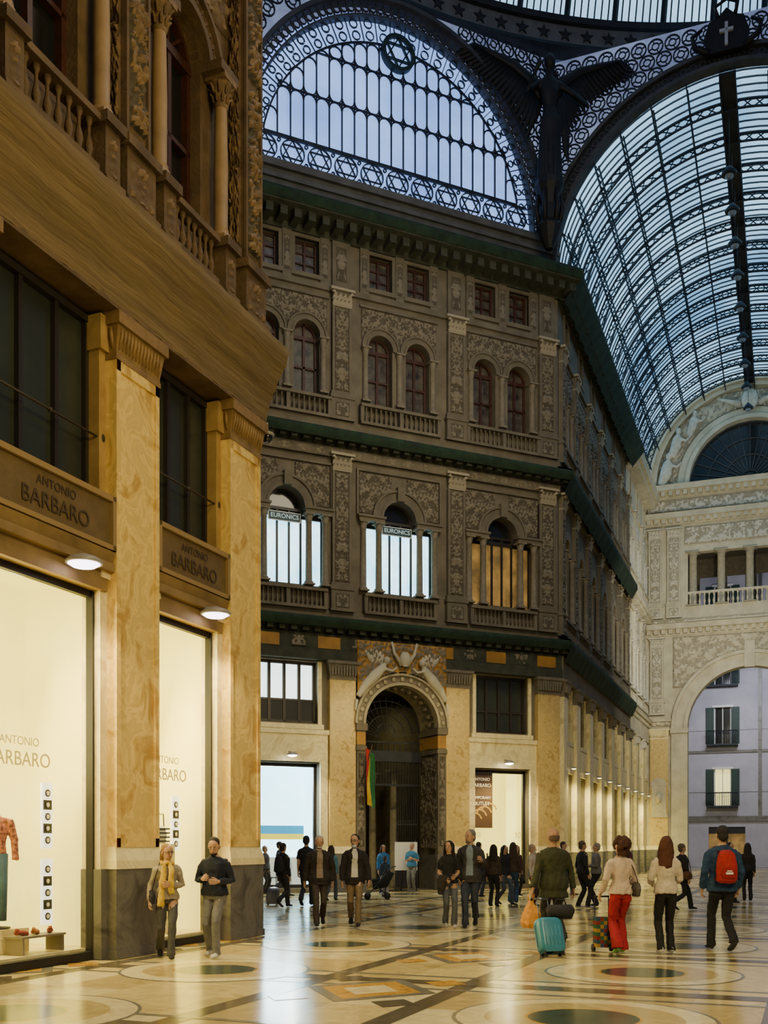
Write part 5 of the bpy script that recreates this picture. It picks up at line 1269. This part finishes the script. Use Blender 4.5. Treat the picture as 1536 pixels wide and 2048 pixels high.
for i,(c_) in enumerate(((.35,.06,.03),(.5,.2,.08),(.4,.1,.06))):
    b = MB(); b.tube([(V(-.11,0,.04),.03,.04),(V(-.05,0,.045),.035,.045),(V(.05,0,.03),.04,.03),(V(.12,0,.02),.03,.018)],10); b.tube([(V(-.1,0,.05),.03,.03),(V(-.09,0,.1),.025,.025)],8)
    single('shoe', b, [cloth(c_)], FL@T(-5.62+.28*i,.58,.418)@Matrix.Rotation(.4*i,4,'Z'), 'red-brown loafer on the display bench', 'shoe', None, 'shoes on the display bench')
b = MB(); b.tube([(V(0,0,0),.12,.06),(V(0,0,.15),.15,.08),(V(0,0,.3),.1,.05)],12)
for i in range(4): b.box(-.15,.15,-.085,.085,.03+.07*i,.055+.07*i,1)
c = MB(); c.tube([(V(-.1,0,.28),.01,.01),(V(-.08,0,.5),.01,.01),(V(.08,0,.5),.01,.01),(V(.1,0,.28),.01,.01)],6)
thing('handbag', [('bag_body', b, [white,black]), ('handle', c, [black])], FL@T(-2.0,.8,1.67), 'black and white striped handbag on display', 'handbag')
b = MB(); b.box(-.2,.2,-.15,.15,0,1.5); single('display_plinth', b, [marb], FL@T(-2.0,.8,.165), 'tall cream display plinth in the boutique', 'plinth')
w = MB(); hl = [archpoly(-2.18,.62,12.0,14.9,14), archpoly(-5.55,.75,12.0,14.9,14)]
w.wall(rect(-12,0,9.4,19.5), hl, .3, .8); w.box(-12,.0,.8,.9,9.3,19.5,1); w.box(-.5,0,.3,5,9.3,19.5)
single('wall_left', w, [lbrown,black], FL, 'brown carved stone upper wall of the near building', 'wall', 'structure')
w = MB(); w.box(-.05,0,.42,5,0,9.4); w.box(-12,-7.8,.42,.5,0,9.4); single('wall_left_return', w, [lbrown], FL, 'return wall of the near building', 'wall', 'structure')
b = MB(); b.box(-12,.02,-.12,.45,9.36,9.5)
single(tname(), b, [lbrown], FL, 'architrave above the boutique pillars', 'moulding', 'structure')
b = MB(); n = 60; rows = ((-.12,9.4,.02),(-.17,9.7,.05),(-.23,9.92,.08),(-.27,9.96,.09),(-.30,10.15,.12),(-.40,10.38,.17),(-.43,10.42,.19),(-.45,10.6,.22),(-.49,10.72,.25),(.3,10.8,.2)); vs = []
for i in range(n+1):
    t = i/n
    for j,(y,z,ex) in enumerate(rows):
        x = -12+(12+ex)*t; vs.append((x, y+.010*sin(i*2.3+j)+ (.015*sin(i*.9) if 0<j<8 else 0), z))
K = len(rows)
b.add(vs,[(i*K+j,i*K+j+1,(i+1)*K+j+1,(i+1)*K+j) for i in range(n) for j in range(K-1)],0,True)
e0 = [vs[n*K+j] for j in range(K)]; b.add(e0+[(x,y+1.2,z) for x,y,z in e0],[(j,j+1,j+1+K,j+K) for j in range(K-1)],0)
single('safety_netting', b, [tnet], FL, 'brown safety netting stretched over the projecting cornice', 'netting')
b = MB(); b.box(-12,.1,-.05,.35,10.75,10.95); b.box(-12,.1,-.12,.35,11.0,11.1); b.box(-12,.05,.02,.35,10.9,11.1)
single(tname(), b, [lbrown], FL, 'stepped base course above the cornice', 'moulding', 'structure')
def ped(w_):
    def f():
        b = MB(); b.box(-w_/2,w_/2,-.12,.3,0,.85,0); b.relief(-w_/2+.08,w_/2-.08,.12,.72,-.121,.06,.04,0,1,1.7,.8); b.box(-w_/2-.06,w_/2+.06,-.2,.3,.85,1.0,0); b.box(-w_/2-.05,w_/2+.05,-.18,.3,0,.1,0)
        return [('block', b, [lbrown,lbrown_hi])]
    return f
instances(ped(.72), [FL@T(x,0,11.0) for x in (-.36,-3.85,-7.4)], 'pedestal', 'carved pedestal under a pier', 'pedestal', None, 'carved pedestals')
instances(ped(.34), [FL@T(x,0,11.0) for x in (-1.25,-3.1,-4.55,-6.55)], 'pedestal', 'small carved pedestal under a column', 'pedestal', None, 'column pedestals')
def lpier():
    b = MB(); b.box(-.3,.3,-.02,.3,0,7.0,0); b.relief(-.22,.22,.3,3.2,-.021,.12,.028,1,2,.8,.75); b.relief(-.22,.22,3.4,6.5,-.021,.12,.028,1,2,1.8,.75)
    for x in (-.3,.24): b.box(x,x+.06,-.07,.0,0,7.0,0)
    s = MB(); s.relief(-.24,.24,.3,6.5,0,.08,.04,0,1,2.2,.8); s.xform(Matrix.Rotation(-pi/2,4,'Z')); s.xform(T(-.301,.15,0)@S(1,.45,1))
    return [('shaft', b, [lbrown,stone_dk,lbrown_hi]), ('side_relief', s, [lbrown,lbrown_hi])]
instances(lpier, [FL@T(x,0,12.0) for x in (-.33,-3.85,-7.4)], 'pilaster', 'richly carved brown stone pier', 'pilaster', None, 'upper piers of the near building')
def lcol():
    s = MB(); s.box(-.17,.17,-.17,.17,0,.1); s.lathe([(.165,.1),(.165,.16),(.12,.2),(.14,.24),(.12,.28),(.125,1.3),(.105,2.35)],0,0,16)
    c = MB(); c.lathe([(.11,2.33),(.13,2.38),(.11,2.4),(.13,2.55),(.2,2.75)],0,0,12); c.box(-.2,.2,-.2,.2,2.75,2.85)
    for r_, z0 in ((.13,2.42),(.16,2.56)):
        for i in range(8): a = 2*pi*i/8+(.4 if r_>.14 else 0); c.tube([(V(r_*.9*cos(a),r_*.9*sin(a),z0),.03,.02),(V(r_*1.1*cos(a),r_*1.1*sin(a),z0+.1),.035,.02),(V(r_*1.45*cos(a),r_*1.45*sin(a),z0+.13),.015,.015)],5)
    return [('shaft', s, [mat('tan_column',(.36,.24,.11),.6,c2=(.26,.17,.075),scale=2)]), ('capital', c, [lbrown_hi])]
instances(lcol, [FL@T(x,.08,12.0) for x in (-1.25,-3.1,-4.55,-6.55)], 'column', 'smooth tan stone column with corinthian capital', 'column', None, 'upper columns of the near building')
for c_, r in ((-2.18,.62),(-5.55,.75)):
    e = MB(); e.arc(0,2.9,r,r+.12,.1,.8,0,pi,24); e.arc(0,2.9,r+.12,r+.3,.14,.3,0,pi,24); e.arc(0,2.9,r+.3,r+.38,.05,.3,0,pi,24)
    for i in range(16): a = pi*(i+.5)/16; e.ball(((r+.21)*cos(a),.14,2.9+(r+.21)*sin(a)),.05,.05,.05,0,6,5)
    for sx in (-1,1):
        a,bb = sorted((sx*r,sx*(r+.55))); e.box(a,bb,-.12,.3,2.82,2.98)
    g = MB(); g.prism(archpoly(0,r,0,2.9,14),.62,.64)
    f = MB()
    for x in (-r+.05,0,r-.05): f.box(x-.05,x+.05,.5,.63,0,2.9)
    f.box(-r,r,.48,.63,2.8,2.95); f.box(-r,r,.5,.63,0,.15); f.box(-r,r,.5,.63,1.4,1.48); f.arc(0,2.9,r-.09,r,.5,.63,0,pi,20)
    for a in (pi/4,pi/2,3*pi/4): f.bar((0,2.9),(r*cos(a),2.9+r*sin(a)),.05,.52,.62)
    thing(wname(), [('glass', g, [gdark]), ('window_frame', f, [woodr]), ('archivolt', e, [lbrown])], FL@T(c_,0,12.0), 'tall arched window with red-brown frame and beaded archivolt', 'window', 'structure')
    b = MB(); b.box(-r+.0,r,-.08,.15,0,.1); b.box(-r,r,-.1,.18,.72,.82)
    parts = [('rail', b, [lbrown])]
    bm = MB(); baluster(bm,0,.03,.1,.62,.06); me = bm.mesh('baluster',[lbrown])
    for i in range(7): parts.append(('baluster', me, None, T(-r+.1+(2*r-.2)*i/6,0,0)))
    thing('balustrade', parts, FL@T(c_,0,11.12), 'stone balustrade below a tall arched window', 'balustrade', None, 'near building balustrades')
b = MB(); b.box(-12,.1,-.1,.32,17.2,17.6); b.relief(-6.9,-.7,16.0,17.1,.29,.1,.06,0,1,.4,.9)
single(tname(), b, [lbrown,lbrown_hi], FL, 'carved frieze over the arched windows', 'frieze', 'structure')
b = MB(); b.rod((0,0,.2),(0,0,.0),.02); b.lathe([(.13,0),(.14,-.03),(.12,-.05)],0,0,14)
g = MB(); g.ball((0,0,-.06),.11,.11,.11)
thing('security_camera', [('housing', b, [lampbody]), ('dome_cover', g, [gdark])], FL@T(.18,-.05,9.25), 'small dome camera under the netted cornice', 'camera')

# ------------------------------------------------------------------ floor
def fmat(n, c, c2, sc=1.2): return mat(n, c, .17, c2=c2, scale=sc, vein=True, bump=.015, bscale=2.5, spec=.6)
fm = [fmat('floor_cream', (.70,.56,.25), (.56,.44,.18)),
      fmat('floor_beige', (.56,.43,.18), (.45,.34,.13)),
      fmat('floor_dark', (.13,.105,.065), (.08,.065,.042), 2),
      fmat('floor_green', (.05,.08,.065), (.03,.05,.04), 3),
      fmat('floor_ochre', (.60,.33,.04), (.45,.22,.02), 3),
      fmat('floor_slate', (.22,.205,.165), (.15,.14,.11), 3),
      fmat('floor_white', (.80,.69,.39), (.66,.55,.28), 2)]
fb = MB(); U = V(.375,.927,0); Wd = V(.927,-.375,0)
def fp(la, al, z): p = U*al+Wd*la; return (p.x,p.y,z)
def fpoly(pts, z, mi): fb.add([fp(a,b,z) for a,b in pts], [tuple(range(len(pts)))], mi)
fpoly([(-45,-8),(45,-8),(45,115),(-45,115)], -.012, 0)
PP = 3.85; A00 = 10.03-PP*3
rr = random.Random(3)
la0 = -2-5.3*3
for i in range(36):
    for j in range(60):
        a = la0+i*.883; b_ = A00+j*1.2833
        if a > 16: continue
        fpoly([(a,b_),(a+.883,b_),(a+.883,b_+1.2833),(a,b_+1.2833)], -.008, rr.choice((0,0,0,1,6)))
for k in range(-3,5):
    c = -2+5.3*k
    for o in (1.72,-1.72): fpoly([(c+o-.13,-8),(c+o+.13,-8),(c+o+.13,90),(c+o-.13,90)], -.006, 2)
for j in range(-1,22):
    b_ = A00+PP*j+PP/2
    fpoly([(-18,b_-.18),(14,b_-.18),(14,b_+.18),(-18,b_+.18)], -.0055, 2)
    for s_ in (-.6,.5): fpoly([(-18,b_+s_),(14,b_+s_),(14,b_+s_+.1),(-18,b_+s_+.1)], -.0052, 5)
def disc(la, al, r, z, mi, n=40): fpoly([(la+r*cos(2*pi*t/n), al+r*sin(2*pi*t/n)) for t in range(n)], z, mi)
for k in range(-3,4):
    c = -2+5.3*k
    off = 0 if k%2 == 0 else -1.8
    for j in range(0,20):
        al = 10.03-PP*2+PP*j+off
        disc(c,al,1.26,-.0045,5); disc(c,al,1.22,-.004,6); disc(c,al,.95,-.0035,1); disc(c,al,.56,-.003,4); disc(c,al,.53,-.0025,3)
for k in range(-3,4):
    c = -4.65+5.3*k
    for j in range(0,20):
        al = 11.08-PP*2+PP*j
        for (r,mi,z) in ((.8,5,-.0045),(.62,4,-.0041),(.34,6,-.0037)):
            fpoly([(c-r,al),(c,al-r*1.25),(c+r,al),(c,al+r*1.25)], z, mi)
        for sx in (-1,1):
            for sy in (-1,1):
                x = c+sx*.62; y = al+sy*.85; fpoly([(x-.26,y),(x,y-.3),(x+.26,y),(x,y+.3)], -.0036, 4 if sx*sy>0 else 2)
single('floor', fb, fm, None, 'polished inlaid marble floor with circles and diamonds', 'floor', 'structure')

# ------------------------------------------------------------------ street beyond
lav = mat('pale_street_plaster', (.50,.48,.54), .9, c2=(.40,.385,.44), scale=.6)
SB = FE@T(0,LEN+13,0)
w = MB(); hl = []
for x in (-7.5,-2.3,2.9):
    for z in (4.6,9.2,13.6,18.2): hl.append(rect(x-.6,x+.6,z,z+2.7))
hl += [rect(x-1.3,x+1.3,.2,3.0) for x in (-6.5,-2.0,2.5)]
w.wall(rect(-14,14,0,26), hl, 0, .4); w.box(-14,14,-.15,0,3.4,3.8,1); w.box(-14,14,-.1,0,8.5,8.7,1)
w.box(-5.2,-4.95,-.1,0,3.8,26,1); w.box(.2,.45,-.1,0,3.8,26,1)
for z in (5.6,10.2,14.6): w.box(-14,14,-.03,0,z-.03,z,1)
single('wall_street', w, [lav,plinth], SB, 'pale plastered street building opposite', 'wall', 'structure')
litw = mat('street_glow_pane', (.8,.75,.35), .5, emit=(.9,.8,.3), es=1.2)  # emissive pane in place of a lit room
for x in (-7.5,-2.3,2.9):
    for z in (4.6,9.2,13.6,18.2):
        g = MB(); g.box(-.6,.6,.3,.32,0,2.7)
        f = MB(); f.box(-.6,-.53,.2,.3,0,2.7); f.box(.53,.6,.2,.3,0,2.7); f.box(-.03,.03,.2,.3,0,2.7); f.box(-.75,.75,-.12,.1,2.7,2.85)
        s1 = MB(); s1.box(-1.2,-.62,-.08,-.02,0,2.7); s1.box(.62,1.2,-.08,-.02,0,2.7)
        for i in range(20):
            s1.box(-1.17,-.65,-.1,-.08,.08+.13*i,.13+.13*i); s1.box(.65,1.17,-.1,-.08,.08+.13*i,.13+.13*i)
        thing(wname(), [('glass', g, [litw if (x<0 and z<5 and x>-5) else gdark]), ('window_frame', f, [white]), ('shutter', s1, [mat('dark_green_shutter',(.02,.05,.04),.6)])], SB@T(x,0,z), 'street window with dark green shutters', 'window', 'structure')
        b = MB(); b.box(-1.1,1.1,-.75,0,-.2,-.08)
        for i in range(18): b.rod((-1.08+.127*i,-.72,-.08),(-1.08+.127*i,-.72,.9),.022)
        b.rod((-1.1,-.72,.9),(1.1,-.72,.9),.035)
        for sx in (-1.08,1.08): b.rod((sx,-.72,.9),(sx,0,.9),.02)
        single('balcony', b, [iron], SB@T(x,0,z), 'small iron street balcony', 'balcony', None, 'street balconies')
for x in (-6.5,-2.0,2.5):
    g = MB(); g.box(-1.3,1.3,.3,.32,0,2.8); f = MB(); f.box(-1.3,1.3,.1,.3,2.3,2.8); f.box(-.05,.05,.2,.3,0,2.3)
    thing(wname(), [('glass', g, [glow_warm]), ('sign_band', f, [black])], SB@T(x,0,.2), 'street shopfront with glowing panes', 'window', 'structure')

# ------------------------------------------------------------------ lights
def area(loc, tgt, size, col, e, sy=None):
    l = bpy.data.lights.new('light', 'AREA'); l.energy = e; l.color = col; l.size = size
    if sy: l.shape = 'RECTANGLE'; l.size_y = sy
    o = bpy.data.objects.new('light', l); coll.objects.link(o)
    d = Vector(tgt)-Vector(loc); o.matrix_basis = T(*loc) @ d.to_track_quat('-Z','Y').to_matrix().to_4x4(); return o
def spot(loc, tgt, ang, col, e, r=.1, blend=.6):
    l = bpy.data.lights.new('spot', 'SPOT'); l.energy = e; l.color = col; l.spot_size = radians(ang); l.spot_blend = blend; l.shadow_soft_size = r
    o = bpy.data.objects.new('spot', l); coll.objects.link(o)
    d = Vector(tgt)-Vector(loc); o.matrix_basis = T(*loc) @ d.to_track_quat('-Z','Y').to_matrix().to_4x4(); return o
def P3(Fm, x, y, z): return tuple(Fm @ Vector((x,y,z)))
warm = (1,.73,.30); yel = (1,.86,.38); cool = (.75,.93,1)
area((5,20,25),(2,38,10),5,(1,.88,.60),1000)  # added unseen fill for the octagon facade, no fixture modelled
area((4,9,17),(-4,16,5),3,warm,480)  # added unseen warm fill for the near pillars
area((5,5,10),(4,16,0),4,(1,.80,.36),1200)  # added unseen fill above the camera to brighten the floor
area((7,20,36),(7,22,0),14,(.45,.6,1),1000)
for xm in (-2.18,-5.6):
    area(P3(FL,xm,.9,5.4),P3(FL,xm,.9,0),1.2,yel,40,.7)
    area(P3(FL,xm,1.55,3.2),P3(FL,xm,-3,2.0),1.2,(1,.78,.32),200,2.5)
    spot(P3(FL,xm+.3,-.22,5.36),P3(FL,xm+.3,-.7,0),130,(1,.80,.42),380)
area(P3(FC,BC[0],1.2,4.3),P3(FC,BC[0],-3,0),1.6,cool,260)
area(P3(FC,BC[2],1.2,4.3),P3(FC,BC[2],-3,0),1.6,yel,80)
for c in (BC[0],BC[2]): spot(P3(FC,c,-.5,4.6),P3(FC,c,-1.5,0),150,(1,.86,.52),500)
for x in (-3.5,0,3.5): spot(P3(FC,x,-7,7.5),P3(FC,x,0,4.2),66,(1,.80,.38),640,.1)  # added fill spots brightening the facade's ground storey
area(P3(FC,0,4,7.3),P3(FC,0,5,0),1.5,yel,45)
area(P3(FC,0,-9,17),P3(FC,0,0,15),4,(1,.86,.58),310)  # added soft fill for the upper facade
for i in (0,1,2,3,5,7): spot(P3(FA,bc[i],-.5,4.6),P3(FA,bc[i],-1.5,0),160,(1,.84,.38),420)
for y in (8,16):
    spot(P3(FE,0,y,13),P3(FE,-1,LEN,14),120,(1,.93,.74),2100,.3)  # added spots with no fixture, brightening the end wall
spot(P3(FE,3,14,12),P3(FE,-6.3,24,14),80,(1,.88,.60),1300,.3)  # added spot brightening the last arcade bays
area(P3(FE,0,LEN+4,14.4),P3(FE,0,LEN+13,9),5,(.88,.9,1),800,1.6)  # added fill for the street building, hidden behind the end wall

wd = bpy.data.worlds.new('World'); scene.world = wd; wd.use_nodes = True
bg = wd.node_tree.nodes['Background']; bg.inputs['Color'].default_value = (.16,.24,.5,1); bg.inputs['Strength'].default_value = .2

cam = bpy.data.cameras.new('Camera'); co = bpy.data.objects.new('Camera', cam); coll.objects.link(co)
co.location = (0,0,CH); co.rotation_euler = (pi/2,0,0)
cam.sensor_width = 36; cam.lens = 2100*36/2048; cam.shift_y = (1690-1024)/2048; cam.clip_end = 500; cam.clip_start = .1
scene.camera = co
